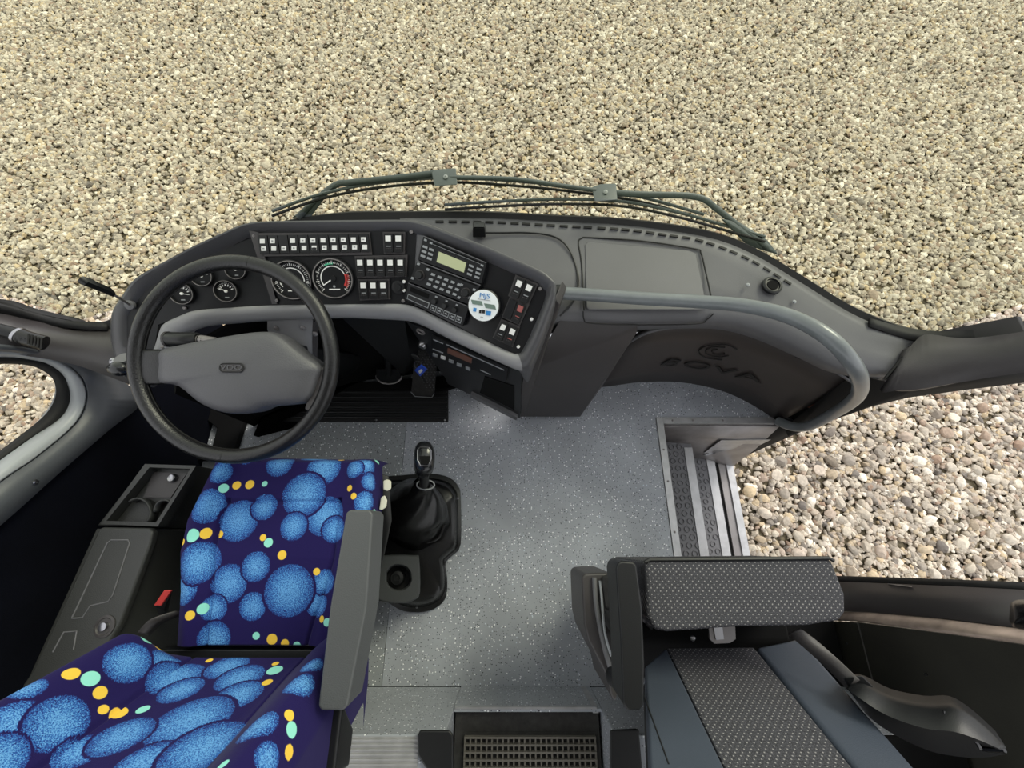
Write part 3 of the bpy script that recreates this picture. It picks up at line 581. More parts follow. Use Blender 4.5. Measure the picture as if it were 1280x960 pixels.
for x, y in ((546, 440), (556, 443), (566, 447.5), (576, 452), (587, 456.5)):
    qp('button', lf, [(x-2.8, y-2.6), (x+2.8, y-.8), (x+2.8, y+2.4), (x-2.8, y+.6)], .010, .013, 'grey' if x != 556 else 'white', tg)
for a, b in (((560, 426), (632, 458)), ((543, 432), (556, 437)), ((602, 458), (615, 464)), ((544, 420), (556, 425))):
    qp('trim_line', lf, [a, b, (b[0], b[1]+.9), (a[0], a[1]+.9)], .010, .0115, 'grey', tg)
# ================================================================== driver binnacle
CP = Pl(P(300, 384, .66), P(500, 384, .66), P(420, 290, .77))
RP = Pl(P(515, 380, .66), P(520, 287, .765), P(682, 362, .74))
LPn = Pl(P(340, 384, .66), P(308, 288, .765), P(170, 395, .665))
db = thing('driver_dashboard', 'angular black driver binnacle with gauges and rows of switches', 'dashboard', (-.35, .55, 0))
OUT = [(150, 474, .56), (136, 425, .63), (137, 390, .67), (165, 347, .73), (240, 306, .77), (310, 276, .79), (420, 274, .79), (520, 273, .79), (610, 307, .785), (680, 338, .775), (696, 353, .765), (694, 375, .745), (678, 420, .69), (662, 458, .635), (644, 459, .63), (580, 430, .64), (515, 397, .645), (430, 393, .645), (330, 397, .645), (255, 403, .645), (222, 413, .64), (208, 445, .60)]
INN = [(168, 466, 0), (157, 425, 0), (158, 392, 0), (184, 357, 0), (250, 322, 0), (316, 288, 0), (420, 288, 0), (518, 287, 0), (604, 324, 0), (672, 355, 0), (683, 363, 0), (680, 376, 0), (664, 415, 0), (651, 440, 0), (642, 441, 0), (585, 414, 0), (513, 378, 0), (430, 379, 0), (335, 380, 0), (240, 386, 0), (200, 404, 0), (190, 438, 0)]
def facet(i, x, y): return RP if x > 517 or i in (13, 14, 15) else (LPn if x < 325 else CP)
n = len(OUT); o_r, c_r, i_r, l_r, s_r, t_r = [], [], [], [], [], []
for i in range(n):
    O = P(*OUT[i]); I = facet(i, *INN[i][:2]).hit(*INN[i][:2])
    if INN[i][0] in (513, 518, 316, 335): I = CP.hit(*INN[i][:2])
    low = i >= 14
    o_r.append(O); i_r.append(I); l_r.append(I+Vector((0, 0, -.012)))
    d = (O-I); d.z = 0; d.normalize()
    c_r.append(O.lerp(I, .5)+Vector((0, 0, .014 if not low else .010))); s_r.append(O+d*.004+Vector((0, 0, -.02)))
    t_r.append(O+(Vector((0, .03, -.05)) if low else Vector((0, -.0, -.13))))
    if i in (0, 1, 2): t_r[-1] = O+Vector((.0, .0, -.1))
CL = lambda L_: cr(L_, 4, True)
def keepcorner(L_):   # resample closed loop, gently rounded corners
    out = []; N = len(L_)
    for i in range(N):
        a, b, c = L_[i-1], L_[i], L_[(i+1) % N]
        for k in range(6):
            t = k/6; p1 = b.lerp(c, t); out.append(p1)
    M_ = len(out)
    for _ in range(1): out = [(out[i-1]+out[i]*2+out[(i+1) % M_])/4 for i in range(M_)]
    return out
KR = [keepcorner(x) for x in (t_r, s_r, o_r, c_r, i_r, l_r)]
shell = loft('rim_shell', KR, 'rim', db, cu=True, smooth=70)
me = shell.data; me.materials.append(M['lip']); K_ = len(KR[0])
for p in me.polygons:
    js = [v % K_ for v in p.vertices]; rw = [v//K_ for v in p.vertices]
    if min(js) >= 14*6-3 and min(rw) >= 1: p.material_index = 1
sb = shell.modifiers.new('ss', 'SUBSURF'); sb.levels = sb.render_levels = 1
def ipx(ids): return [INN[i][:2] for i in ids]
prism('gauge_panel', [LPn.hit(x, y, -.004) for x, y in [(165, 470), (152, 425), (155, 390), (182, 355), (250, 320), (314, 286), (324, 300), (344, 386), (240, 390), (196, 406), (190, 445)]], LPn.n*-.01, 'face', db)
prism('instrument_panel', [CP.hit(x, y, -.003) for x, y in [(310, 285), (520, 284), (516, 384), (338, 384)]], CP.n*-.01, 'face', db)
prism('radio_panel', [RP.hit(x, y, -.003) for x, y in [(516, 284), (604, 321), (674, 352), (686, 362), (652, 444), (640, 444), (511, 381)]], RP.n*-.01, 'gloss', db)
qp('panel_frame', CP, [(312, 288), (324, 290.5), (347, 380), (341, 380)], .0, .003, 'dashdark', db)
qp('panel_frame', RP, [(519, 288), (531, 293), (514, 378), (509, 377)], .0, .004, 'dash', db)
for x, y, pl in ((317.5, 295, CP), (346, 375.5, CP), (514, 290, CP), (504, 376, CP), (505, 352, CP), (505, 363, CP), (675, 361, RP), (664.5, 399, RP), (648, 433.5, RP), (203, 434, LPn), (231, 385, LPn)):
    screw(pl.hit(x, y, .001), pl.n, .0042, db, 'white' if (x in (505, 664.5, 648)) else 'steel')
# warning lamps block
qp('lamp_frame', CP, [(323, 291.5), (462.5, 290.5), (465.5, 318.5), (328, 320.5)], .0, .003, 'dashdark', db)
for i in range(11):
    x0 = 324+i*12.55; x1 = x0+11.6; y0 = 294.5-i*.2
    w_ = qp('warning_lamp', CP, [(x0, y0), (x1, y0-.1), (x1+3, y0+22.5), (x0+3, y0+22.7)], .003, .007, 'black', db, .0008)
    for k, (dy, dx) in enumerate(((4.3, 3.6), (13.6, 5.2))):
        if i == 2 and k == 0: continue
        sx, sy = x0+dx-.5, y0+dy
        qp('lamp_symbol', CP, [(sx, sy), (sx+6, sy), (sx+6, sy+5.6), (sx, sy+5.6)], .007, .0076, 'white', w_)
        if (i*2+k) % 3: qp('symbol_mark', CP, [(sx+1.8, sy+2), (sx+4, sy+2), (sx+4, sy+3.4), (sx+1.8, sy+3.4)], .0076, .008, 'grey', w_)
        if i == 5 and k == 1: qp('symbol_mark', CP, [(sx+.2, sy+2.6), (sx+5.8, sy+2.6), (sx+5.8, sy+5.2), (sx+.2, sy+5.2)], .0076, .0082, 'black', w_)
def rocker(pl, a, b, c, d, sym='white', red=False):
    q = [a, b, c, d]
    o = prism('rocker_switch', [pl.hit(*bil(q, 0, 0), .010), pl.hit(*bil(q, 1, 0), .010), pl.hit(*bil(q, 1, .55), .006), pl.hit(*bil(q, 1, 1), .011), pl.hit(*bil(q, 0, 1), .011), pl.hit(*bil(q, 0, .55), .006)][:6], pl.n*-.008, 'black', db, .0006)
    if sym: qp('switch_symbol', pl, sq(q, .2, .12, .8, .42), .009, .0115, sym, o)
    qp('switch_mark', pl, sq(q, .25, .66, .8, .70), .009, .0105, 'dimred' if red else 'grey', o)
    for k in range(3): qp('switch_ridge', pl, sq(q, .2+.22*k, .78, .34+.22*k, .82), .009, .0115, 'dashdark', o)
    return o
qp('switch_bezel', CP, [(479, 290), (507, 290), (506.5, 317), (480.5, 317)], 0, .004, 'dashdark', db)
for i in range(2): rocker(CP, (481+i*12.6, 292), (492+i*12.6, 292), (492.5+i*12.3, 315.5), (481.8+i*12.3, 315.5))
qp('switch_bezel', CP, [(444, 320), (510, 318.5), (508.5, 346), (447, 347.5)], 0, .004, 'dashdark', db)
for i in range(5): rocker(CP, (446+i*12.5, 322), (456.8+i*12.5, 322), (457.6+i*12.4, 345), (447.2+i*12.4, 345))
qp('switch_bezel', CP, [(448, 349), (487, 348.5), (488.5, 374), (450.5, 375.5)], 0, .004, 'dashdark', db)
for i in range(3): rocker(CP, (450+i*12.3, 350.5), (460.6+i*12.3, 350.5), (461.6+i*12.2, 373), (451.6+i*12.2, 373))
lathe('lamp_dimmer', CP.hit(498, 359), CP.n, [(.016, 0), (.016, .003), (.011, .004), (.008, .004), (.008, .009), (.004, .009)], 'black', db, 24)
def rk(a, b, c, d, **k): rocker(RP, a, b, c, d, **k)
qp('switch_bezel', RP, [(645, 343.5), (673, 355), (661, 381), (635.5, 370)], 0, .004, 'dashdark', db)
rk((647, 346), (657.5, 350.5), (648, 374), (638, 369.5)); rk((659, 351), (670, 356), (660, 379), (650, 375))
qp('switch_bezel', RP, [(637.5, 371), (662, 380.5), (650, 407), (627.5, 396)], 0, .004, 'dashdark', db)
rk((648.5, 377), (658.5, 381.5), (649, 405), (640, 400.5), sym='dimred', red=True); qp('blank_cover', RP, [(638.5, 373), (647, 376.5), (638.5, 399.5), (629.5, 395.5)], .004, .009, 'face', db)
qp('switch_bezel', RP, [(627, 398.5), (650.5, 408), (641, 433.5), (616, 422)], 0, .004, 'dashdark', db)
rk((628, 401), (637, 405), (628, 426), (618, 422)); rk((639, 406), (648.5, 410.5), (640, 432), (630, 427.5), red=True)
# gauges
def gauge(pl, x, y, rpx, needle, name='gauge', big=False, tilt=0):
    c = pl.hit(x, y, .0); r = rpx*abs((c-CAM).dot(FW))/FPX; nn = (pl.n*.75+(CAM-c).normalized()*.25).normalized()
    ex = (Vector((1, 0, 0))-nn*nn.x).normalized(); ey = nn.cross(ex)
    o = lathe(name, c, nn, [(r, -.008), (r, .005), (r*.97, .010), (r*.9, .011), (r*.86, .006), (r*.86, .0)], 'black', db, 40)
    lathe('chrome_ring', c, nn, [(r*.93, .0095), (r*.93, .0122), (r*.89, .0122), (r*.89, .0095)], 'steel', o, 40, ring=True)
    lathe('dial_face', c, nn, [(r*.87, .001), (r*.87, .0045), (.001, .0046)], 'face', o, 32)
    def arc(a0, a1, r0, r1, n_, mat, nm='scale_mark', wd=1.2):
        V, F = [], []
        for k in range(n_):
            a = math.radians(a0+(a1-a0)*k/(n_-1)); u = ex*math.cos(a)+ey*math.sin(a); t = (ey*math.cos(a)-ex*math.sin(a))*r*.018*wd; b = c+nn*.0056; q = len(V)
            V += [b+u*r*r0-t, b+u*r*r0+t, b+u*r*r1+t, b+u*r*r1-t]; F.append((q, q+1, q+2, q+3))
        return mk(nm, V, F, mat, o, 0)
    def band(a0, a1, r0, r1, mat):
        V, F = [], []; n_ = 30
        for k in range(n_):
            a = math.radians(a0+(a1-a0)*k/(n_-1)); u = ex*math.cos(a)+ey*math.sin(a); b = c+nn*.0055; V += [b+u*r*r0, b+u*r*r1]
            if k: F.append((2*k-2, 2*k-1, 2*k+1, 2*k))
        return mk('scale_band', V, F, mat, o, 0)
    if big:
        arc(225, -45, .70, .78, 41, 'white', wd=.6); arc(225, -45, .68, .8, 9, 'white'); band(215, 20, .55, .60, 'white')
        
        if big == 1: band(120, 85, .66, .74, 'green'); band(20, -35, .56, .64, 'red'); arc(15, -35, .66, .76, 12, 'red', wd=.9)
        else: band(20, -40, .55, .60, 'white')
        for k in range(9):
            a = math.radians(225-k*33.75); text('numeral', str(k*4) if False else str(k*3), c+nn*.0056+(ex*math.cos(a)+ey*math.sin(a))*r*.46 if False else c+nn*.0056+(ex*math.cos(a)+ey*math.sin(a))*r*.82, ex, nn, r*.11, 'white', o, .0001)
        lathe('dial_logo', c+nn*.005-ey*r*.38, nn, [(r*.06, 0), (r*.06, .001)], 'grey', o, 12)
        prism('dial_caption', [c+nn*.006-ey*r*.52+ex*r*.26*s1-ey*r*.03*s2 for s1, s2 in ((-1, -1), (1, -1), (1, 1), (-1, 1))], nn*-.0006, 'white', o)
    else:
        arc(160, 20, .45, .62, 7, 'white', wd=2.6); arc(160, 20, .66, .74, 13, 'white', wd=1)
        prism('dial_caption', [c+nn*.006-ey*r*.55+ex*r*.16*s1-ey*r*.05*s2 for s1, s2 in ((-1, -1), (1, -1), (1, 1), (-1, 1))], nn*-.0006, 'grey', o)
    a = math.radians(needle); u = ex*math.cos(a)+ey*math.sin(a); t = (ey*math.cos(a)-ex*math.sin(a))*r*.03; b = c+nn*.0075
    prism('needle', [b-t*1.2, b+u*r*.6-t*.6, b+u*r*.6+t*.6, b+t*1.2], nn*-.001, 'white', o)
    lathe('needle_hub', c, nn, [(r*.14 if big else r*.12, .004), (r*.14 if big else r*.12, .009), (r*.04, .0095)], 'face' if big else 'white', o, 16)
    return o
gauge(CP, 417.5, 348, 25.5, 213, 'tachometer', 1); g2 = gauge(CP, 366, 350, 25, 200, 'speedometer', 2)
for x, y, r_, nd in ((229, 367, 13.8, -10), (284, 364, 13.8, 150), (253.5, 345, 13, 60), (296, 337, 12.5, 40)): gauge(LPn, x, y, r_, nd)
# radios
def unit(name, label, q, h=.018):
    t = thing(name, label, 'radio' if 'radio' in name else 'control unit', RP.hit(*bil(q, .5, .5)), 'radio units in the dash' if 'radio' in name else None)
    qp('unit_body', RP, q, .0, h, 'face', t, .0015)
    qp('unit_frame', RP, sq(q, .0, .0, 1, .035), h-.001, h+.0015, 'dash', t); return t
RQ = [(533, 295.5), (610.5, 328.5), (604, 355), (526, 325)]
u = unit('car_radio', 'upper radio with pale green display in the angled dash section', RQ)
qp('disc_slot', RP, sq(RQ, .17, .10, .92, .15), .018, .0188, 'softblack', u); qp('slot_line', RP, sq(RQ, .17, .165, .92, .18), .018, .019, 'grey', u)
qp('display_frame', RP, sq(RQ, .26, .30, .74, .86), .018, .0195, 'black', u); qp('display', RP, sq(RQ, .285, .36, .715, .80), .0195, .0203, 'lcd', u)
for cx in (.07, .17, .80, .92):
    for k in range(3): qp('button', RP, sq(RQ, cx-.035, .36+k*.19, cx+.035, .45+k*.19), .018, .021, 'grey', u)
for cx, cy in ((.05, .14), (.95, .2), (.14, .16)): qp('button', RP, sq(RQ, cx-.02, cy-.04, cx+.02, cy+.04), .018, .020, 'grey', u)
RQ2 = [(525.5, 326), (603.5, 356), (590, 381), (515, 352)]
u = unit('car_radio', 'middle radio with two round knobs and many small buttons', RQ2)
qp('disc_slot', RP, sq(RQ2, .15, .06, .95, .12), .018, .0188, 'softblack', u)
for cx in (.12, .86):
    c = RP.hit(*bil(RQ2, cx, .56), .018); lathe('knob', c, RP.n, [(.010, 0), (.010, .008), (.0085, .012), (.003, .012)], 'black', u, 20)
    lathe('knob_ring', c, RP.n, [(.0125, 0), (.0125, .002), (.010, .002)], 'dashdark', u, 20)
for i in range(5):
    for k in range(3): qp('button', RP, sq(RQ2, .27+i*.105, .28+k*.23, .33+i*.105, .38+k*.23), .018, .0205, 'grey', u)
for cx, cy in ((.04, .12), (.2, .2), (.75, .3), (.95, .3), (.95, .7), (.8, .85), (.04, .8)): qp('button', RP, sq(RQ2, cx-.02, cy-.05, cx+.02, cy+.05), .018, .0205, 'grey', u)
RQ3 = [(514.5, 353.5), (589.5, 382.5), (581, 407), (509.5, 374)]
u = unit('control_unit', 'lowest unit under the two radios with three small knobs and outlined keys', RQ3)
qp('display', RP, sq(RQ3, .05, .16, .36, .42), .018, .0188, 'softblack', u)
for cx in (.47, .64, .81): lathe('knob', RP.hit(*bil(RQ3, cx, .42), .018), RP.n, [(.007, 0), (.006, .009), (.002, .009)], 'black', u, 14); qp('print_mark', RP, sq(RQ3, cx-.015, .12, cx+.02, .2), .018, .0185, 'grey', u)
qp('button_row', RP, sq(RQ3, .04, .60, .40, .9), .018, .0195, 'grey', u); qp('button_row', RP, sq(RQ3, .05, .64, .39, .86), .0195, .0202, 'black', u)
for i in range(5):
    b_ = qp('button', RP, sq(RQ3, .435+i*.108, .62, .525+i*.108, .92), .018, .0195, 'grey', u); qp('button_cap', RP, sq(RQ3, .445+i*.108, .67, .515+i*.108, .87), .0195, .021, 'black', b_)
    qp('print_mark', RP, sq(RQ3, .46+i*.108, .73, .5+i*.108, .8), .021, .0213, 'grey', b_)
# round device
dc = RP.hit(607.5, 381.5, .022); dn_ = (RP.n*.7+(CAM-dc).normalized()*.3).normalized(); rd = .0375
rdv = thing('round_display', 'round white-faced digital device stuck on the dash beside the radios', 'device', RP.hit(607.5, 381.5))
lathe('casing', dc, dn_, [(rd*.9, -.022), (rd*1.06, -.012), (rd*1.06, -.002), (rd, .0)], 'black', rdv, 40); lathe('face', dc, dn_, [(rd, -.002), (rd*.98, .0015), (.001, .0018)], 'discwhite', rdv, 40)
dex = (Vector((1, -.18, 0))-dn_*dn_.dot(Vector((1, -.18, 0)))).normalized(); dey = dn_.cross(dex)
def dp_(name, x0, x1, y0, y1, mat, sk=0): prism(name, [dc+dn_*.0030+dex*(x*rd+y*sk*rd)+dey*y*rd for x, y in ((x0, y0), (x1, y0), (x1, y1), (x0, y1))], dn_*-.0012, mat, rdv)
text('lettering', 'MJS', dc+dn_*.0026+dey*rd*.62, dex, dn_, rd*.42, 'printblue', rdv, .0003, 1.1)
dp_('caption', -.42, .42, .36, .39, 'grey'); dp_('display', -.72, -.02, .0, .26, 'lcdgrey', -.5); dp_('display', .1, .80, -.12, .16, 'lcdgrey', -.5)
dp_('symbol', -.62, -.42, -.45, -.22, 'printblue'); dp_('symbol', .22, .55, -.55, -.28, 'printblue'); dp_('symbol', -.22, -.08, -.5, -.3, 'black'); dp_('symbol', -.05, .15, -.48, -.26, 'logo'); dp_('caption', -.1, .08, -.75, -.71, 'grey')
# small black cube on the cowl with cable
sc_ = thing('black_sensor', 'small black cube sensor with thin cable on the cowl behind the radios', 'sensor', P(599, 292, .66))
hull('cube_body', [P(591, 278, .69), P(606, 278, .69), P(606, 285, .695), P(591, 285, .695), P(591, 297, .665), P(607, 297, .665), P(607, 285, .66), P(591, 285, .66)], 'black', sc_, .002)
qp('glossy_top', Pl(P(591, 279, .693), P(606, 279, .693), P(600, 285, .697)), [(592, 278.5), (605, 278.5), (605.5, 284.5), (592, 284.5)], 0, .002, 'gloss', sc_)
tube('cable', cr([P(607, 291, .665), P(630, 291, .662), P(660, 291, .662), (P(690, 295, .66)), P(708, 307, .656), P(719, 330, .645), P(722, 352, .638), P(718, 374, .632), P(700, 395, .622)], 6), .0024, 'black', sc_, 6)
# ================================================================== grab rail
rl = thing('grab_rail', 'grey painted tubular grab rail curving from the dash to the entrance steps', 'rail', (1.05, .4, 0))
rp_ = [(690, 366, .66), (730, 368, .665), (800, 373, .68), (870, 377, .70), (930, 382, .73), (985, 395, .77), (1030, 418, .80), (1060, 447, .79), (1075, 475, .72), (1070, 497, .56), (1045, 515, .36), (1012, 532, .19), (990, 533, .12), (972, 526, .08)]
tube('rail_tube', cr([P(*c) for c in rp_], 6), .0165, 'rail', rl, 16)
hull('rail_foot', [P(966, 522, .004), P(990, 522, .004), P(998, 530, .004), P(975, 531, .004), P(966, 522, .06), P(990, 524, .06), P(995, 530, .06), P(975, 531, .06)], 'black', rl, .004)
lathe('rail_collar', P(696, 366, .662), (1, 0, .05), [(.021, -.01), (.021, .01)], 'black', rl, 16)
for o_ in [tube('wire_clip', [P(694, 375, .71), P(688, 400, .66), P(690, 396, .655)], .0015, 'grey', pe, 5)]: pass
# ================================================================== wipers
def wiper(name, label, arm, blade, hub, foot, zb):
    t = thing(name, label, 'wiper', P(*hub), 'windscreen wipers')
    tube('wiper_arm', cr([P(*c) for c in arm], 5), .008, 'wiper', t, 8, flat=.6)
    tube('blade_frame', cr([P(*c) for c in blade], 5), [.004]*len(cr([P(*c) for c in blade], 5)), 'wiper', t, 6)
    tube('rubber_blade', cr([P(x, y+6, z-.004) for x, y, z in blade], 5), .0035, 'rubber', t, 6)
    hx, hy, hz = hub
    hull('pivot_block', [P(hx-18, hy-7, hz), P(hx-8, hy-10, hz), P(hx+13, hy-11, hz), P(hx+15, hy+10, hz), P(hx-14, hy+12, hz), P(hx-14, hy+8, hz-.02), P(hx+14, hy+8, hz-.02), P(hx+10, hy-8, hz-.02), P(hx, hy, hz+.004)], 'wiper', t, .003)
    screw(P(hx, hy, hz+.006), (0, -.3, 1), .006, t, 'grey', 'pivot_bolt')
    return t
W1 = wiper('windscreen_wiper', 'long left windscreen wiper outside the glass above the driver dashboard', [(372, 272, .66), (390, 255, .68), (418, 232, .71), (440, 228, .72), (500, 222, .73), (548, 216, .735)], [(340, 264, .69), (400, 243, .705), (470, 229, .715), (560, 222, .725), (640, 226, .72), (720, 234, .71), (800, 246, .70), (880, 268, .68)], (557, 221, .742), None, 0)
tube('arm_link', cr([P(*c) for c in ((562, 222, .74), (640, 224, .735), (700, 232, .725), (745, 238, .72))], 4), .006, 'wiper', W1, 8)
hull('arm_base', [P(365, 272, .655), P(388, 272, .655), P(402, 252, .68), P(418, 232, .715), P(410, 236, .71), P(390, 252, .68), P(372, 272, .62)], 'wiper', W1, .002)
W2 = wiper('windscreen_wiper', 'right windscreen wiper outside the glass over the guide side cowl', [(960, 310, .63), (920, 280, .67), (897, 262, .69), (870, 246, .71), (800, 243, .715), (750, 240, .715)], [(556, 256, .69), (620, 252, .70), (700, 249, .705), (780, 252, .70), (850, 266, .685), (900, 280, .67), (956, 296, .65)], (757, 240, .722), None, 0)
hull('arm_base', [P(905, 278, .67), P(925, 278, .67), P(960, 300, .64), P(976, 320, .615), P(935, 308, .63), P(900, 272, .69), P(925, 290, .62)], 'wiper', W2, .003)
# ================================================================== left side
wl = thing('wall_left', None, None, (-1.2, 0, 0), kind='structure')
gl = [(-90, 640), (0, 569), (30, 545), (58, 518), (71, 492), (68, 472), (50, 458), (30, 452), (0, 451), (-90, 455)]
rb = [(-90, 652), (0, 579), (35, 553), (75, 524), (88, 498), (82, 470), (62, 453), (35, 446), (0, 443), (-90, 446)]
bv = [(-90, 678), (0, 603), (45, 572), (94, 530), (108, 498), (101, 471), (76, 451), (42, 441), (0, 436), (-90, 438)]
ou = [(-90, 728), (0, 655), (70, 593), (135, 537), (172, 505), (152, 476), (112, 455), (60, 440), (0, 430), (-90, 430)]
mkr = lambda L_, X: cr([PX(x, y, X) for x, y in L_], 4)
g_r, r_r, b_r, o_r2 = mkr(gl, -1.255), mkr(rb, -1.235), mkr(bv, -1.20), mkr(ou, -1.185)
w2 = thing('window_2', None, None, (-1.25, .2, .5), kind='structure')
loft('rubber_seal', [g_r, r_r], 'rubber', w2, thick=.01)
loft('window_frame', [r_r, b_r], 'trimlight', w2, thick=.008, smooth=80)
loft('frame_panel', [b_r, o_r2], 'trim', w2, thick=.008, smooth=80)
gp = [Vector((-1.26, p.y, p.z)) for p in g_r]; prism('glass_pane', gp+[], (-.004, 0, 0), 'sideglass', w2)
tube('window_edge', g_r[4:24], .004, 'grey', w2, 6)
for x, y in ((45, 603), (167, 492)): screw(PX(x, y, -1.18), (1, 0, 0), .007, w2, 'chrome')
lowr = o_r2[:4*5+1]
base = [Vector((-1.19, p.y, 0)) for p in lowr]
prism('carpet_lining', [Vector((-1.192, -1.1, 0)), Vector((-1.192, .8, 0)), Vector((-1.192, .8, .36)), PX(190, 470, -1.192), PX(160, 488, -1.192), PX(172, 503, -1.192), PX(70, 590, -1.192), PX(0, 652, -1.192), PX(-90, 724, -1.192), Vector((-1.192, -1.1, 1.0))], (-.02, 0, 0), 'navy', wl)
# left pillar
lpil = thing('trim_3', None, None, (-1.1, .48, .5), kind='structure')
la = [(-90, 372, .76), (0, 386, .70), (40, 397, .66), (90, 408, .62), (134, 411, .60), (150, 414, .59)]
lb = [(-90, 398, .76), (0, 412, .705), (40, 420, .665), (90, 428, .63), (134, 440, .60), (160, 452, .58)]
lc = [(-90, 428, .74), (0, 440, .68), (40, 446, .64), (90, 455, .60), (134, 470, .56), (165, 482, .54)]
loft('pillar_cover', [cr([P(*c) for c in r], 4) for r in (la, lb, lc)], 'dashdark', lpil, thick=.02, smooth=80)
lg = thing('pillar_grip', 'ribbed black grip fixed along the left windscreen pillar', 'grip', P(30, 420, .68))
tube('grip_bar', cr([P(-40, 404, .735), P(0, 412, .712), P(22, 418, .698)], 4), .014, 'black', lg, 10)
tube('ribbed_end', cr([P(24, 419, .697), P(34, 423, .69), P(56, 429, .675)], 4), .018, 'leather', lg, 12)
for k in range(5): tube('rib', [P(36+k*4, 417+k*1.5, .706-k*.003), P(35+k*4, 430+k*1.5, .698-k*.003)], .0022, 'rubber', lg, 5)
lathe('grip_ring', P(23, 419, .697), P(34, 423, .69)-P(22, 418, .698), [(.019, -.003), (.019, .003)], 'chrome', lg, 16)
# lever on the left
lv = thing('side_lever', 'thin rod lever with black grip rising left of the steering wheel', 'lever', LPn.hit(164, 382))
a0 = LPn.hit(164, 381, .004); tube('rod', [a0, P(150, 373, .76), P(138, 366, .79)], .003, 'steel', lv, 8)
tube('grip', [P(141, 368, .785), P(134, 363, .80), P(105, 351, .85), P(100, 348, .855)], [.006, .009, .010, .006], 'black', lv, 6)
lathe('base_ring', a0, LPn.n, [(.012, -.004), (.012, .003), (.006, .006)], 'dash', lv, 16)
bk = thing('hand_brake', 'small round black knob on the left end of the dashboard', 'knob', P(150, 462, .62))
bb = bmesh.new(); bmesh.ops.create_uvsphere(bb, u_segments=20, v_segments=12, radius=.021); me = bpy.data.meshes.new('ball'); bb.to_mesh(me); bb.free(); me.transform(Matrix.Translation(P(149, 461, .66)) @ Matrix.Diagonal((1.2, .85, .85, 1))); link('ball', me, 'gloss', bk, 180)
tube('stem', [P(158, 452, .65), P(162, 442, .66)], .005, 'steel', bk, 8); lathe('collar', P(154, 449, .66), (0, .4, 1), [(.018, 0), (.018, .004), (.01, .005)], 'dash', bk, 16)
screw(P(140, 451, .65), Z, .008, bk, 'chrome')
# ================================================================== footwell
fwl = thing('footwell_liner', 'black footwell liner under the driver dashboard with ribbed heel mat', 'footwell', (-.6, .6, 0))
bk_ = [Vector(v) for v in ((-1.03, .40, 0), (-1.0, .43, 0), (-.86, .50, 0), (-.60, .60, 0), (-.3, .64, 0), (.02, .64, 0))]
loft('bulkhead', [[v+Z*.002 for v in bk_], [v+Z*h_ for v, h_ in zip(bk_, (.40, .44, .56, .64, .64, .64))]], 'softblack', fwl, thick=.01, smooth=0)
prism('toe_board', [Vector((-1.0, .35, .03)), P(340, 486, .03), P(555, 486, .03), Vector((.0, .62, .03)), Vector((-.62, .57, .03)), Vector((-.98, .42, .03))], (0, 0, -.028), 'softblack', fwl)
hull('knee_panel', [P(425, 393, .60), P(505, 396, .60), P(512, 440, .35), P(505, 470, .1), P(430, 400, .58), Vector((-.3, .72, .1)), Vector((-.3, .72, .55))], 'black', fwl)
prism('side_cover', [P(200, 478, .03), P(300, 478, .03), P(306, 522, .03), P(288, 575, .03), P(215, 575, .03), Vector((-1.15, .3, .03)), Vector((-1.15, .38, .03))], (0, 0, -.028), 'softblack', fwl, .004)
hm = prism('heel_mat', [P(285, 486, .012), P(560, 486, .012), P(560, 527, .012), P(285, 527, .012)], (0, 0, -.010), 'rubber', fwl, .002)
for k in range(6): tube('mat_rib', [P(290, 490+k*6.3, .016), P(558, 490+k*6.3, .016)], .005, 'black', hm, 8)
for x in (470, 556): screw(P(x, 525, .016), Z, .004, hm)
ap = thing('accelerator_pedal', 'dimpled accelerator pedal standing on the footwell mat', 'pedal', P(528, 492, .04))
prism('pedal_plate', [P(514, 489, .06), P(518, 494, .055), P(540, 496, .055), P(543, 491, .06), P(547, 436, .27), P(519, 434, .27)], (0, .012, -.006), 'matdark', ap, .002)
apl = Pl(P(514, 489, .06), P(543, 491, .06), P(547, 436, .27))
bmx = bmesh.new()
for j in range(16):
    for i in range(6):
        c = apl.hit(519.5+i*4.2+(1.5 if j % 2 else 0)+j*.25, 487-j*3.2, .001); addbox(bmx, c.x-.0022, c.x+.0022, c.y-.0022, c.y+.0022, c.z-.002, c.z+.003)
me = bpy.data.meshes.new('pedal_stud'); bmx.to_mesh(me); bmx.free(); link('pedal_stud', me, 'dash', ap, 0)['kind'] = 'stuff'
tube('pedal_rim', [apl.hit(514, 489, .004), apl.hit(519, 494.5, .004), apl.hit(540, 496, .004), apl.hit(543, 491, .004)], .002, 'grey', ap, 5)
bp_ = thing('brake_pedal', 'black brake pedal in the shaded footwell', 'pedal', P(487, 475, .04))
prism('pedal_pad', [P(470, 478, .10), P(500, 478, .10), P(500, 462, .16), P(470, 462, .16)], (0, .012, -.006), 'black', bp_, .003)
tube('pedal_arm', [P(486, 468, .14), P(484, 440, .25), Vector((-.34, .72, .5))], .012, 'black', bp_, 8)
tube('pedal_ring', [P(486+16*math.cos(a), 470+10*math.sin(a), .12) for a in np.linspace(0, 3.2, 9)], .003, 'steel', bp_, 5)
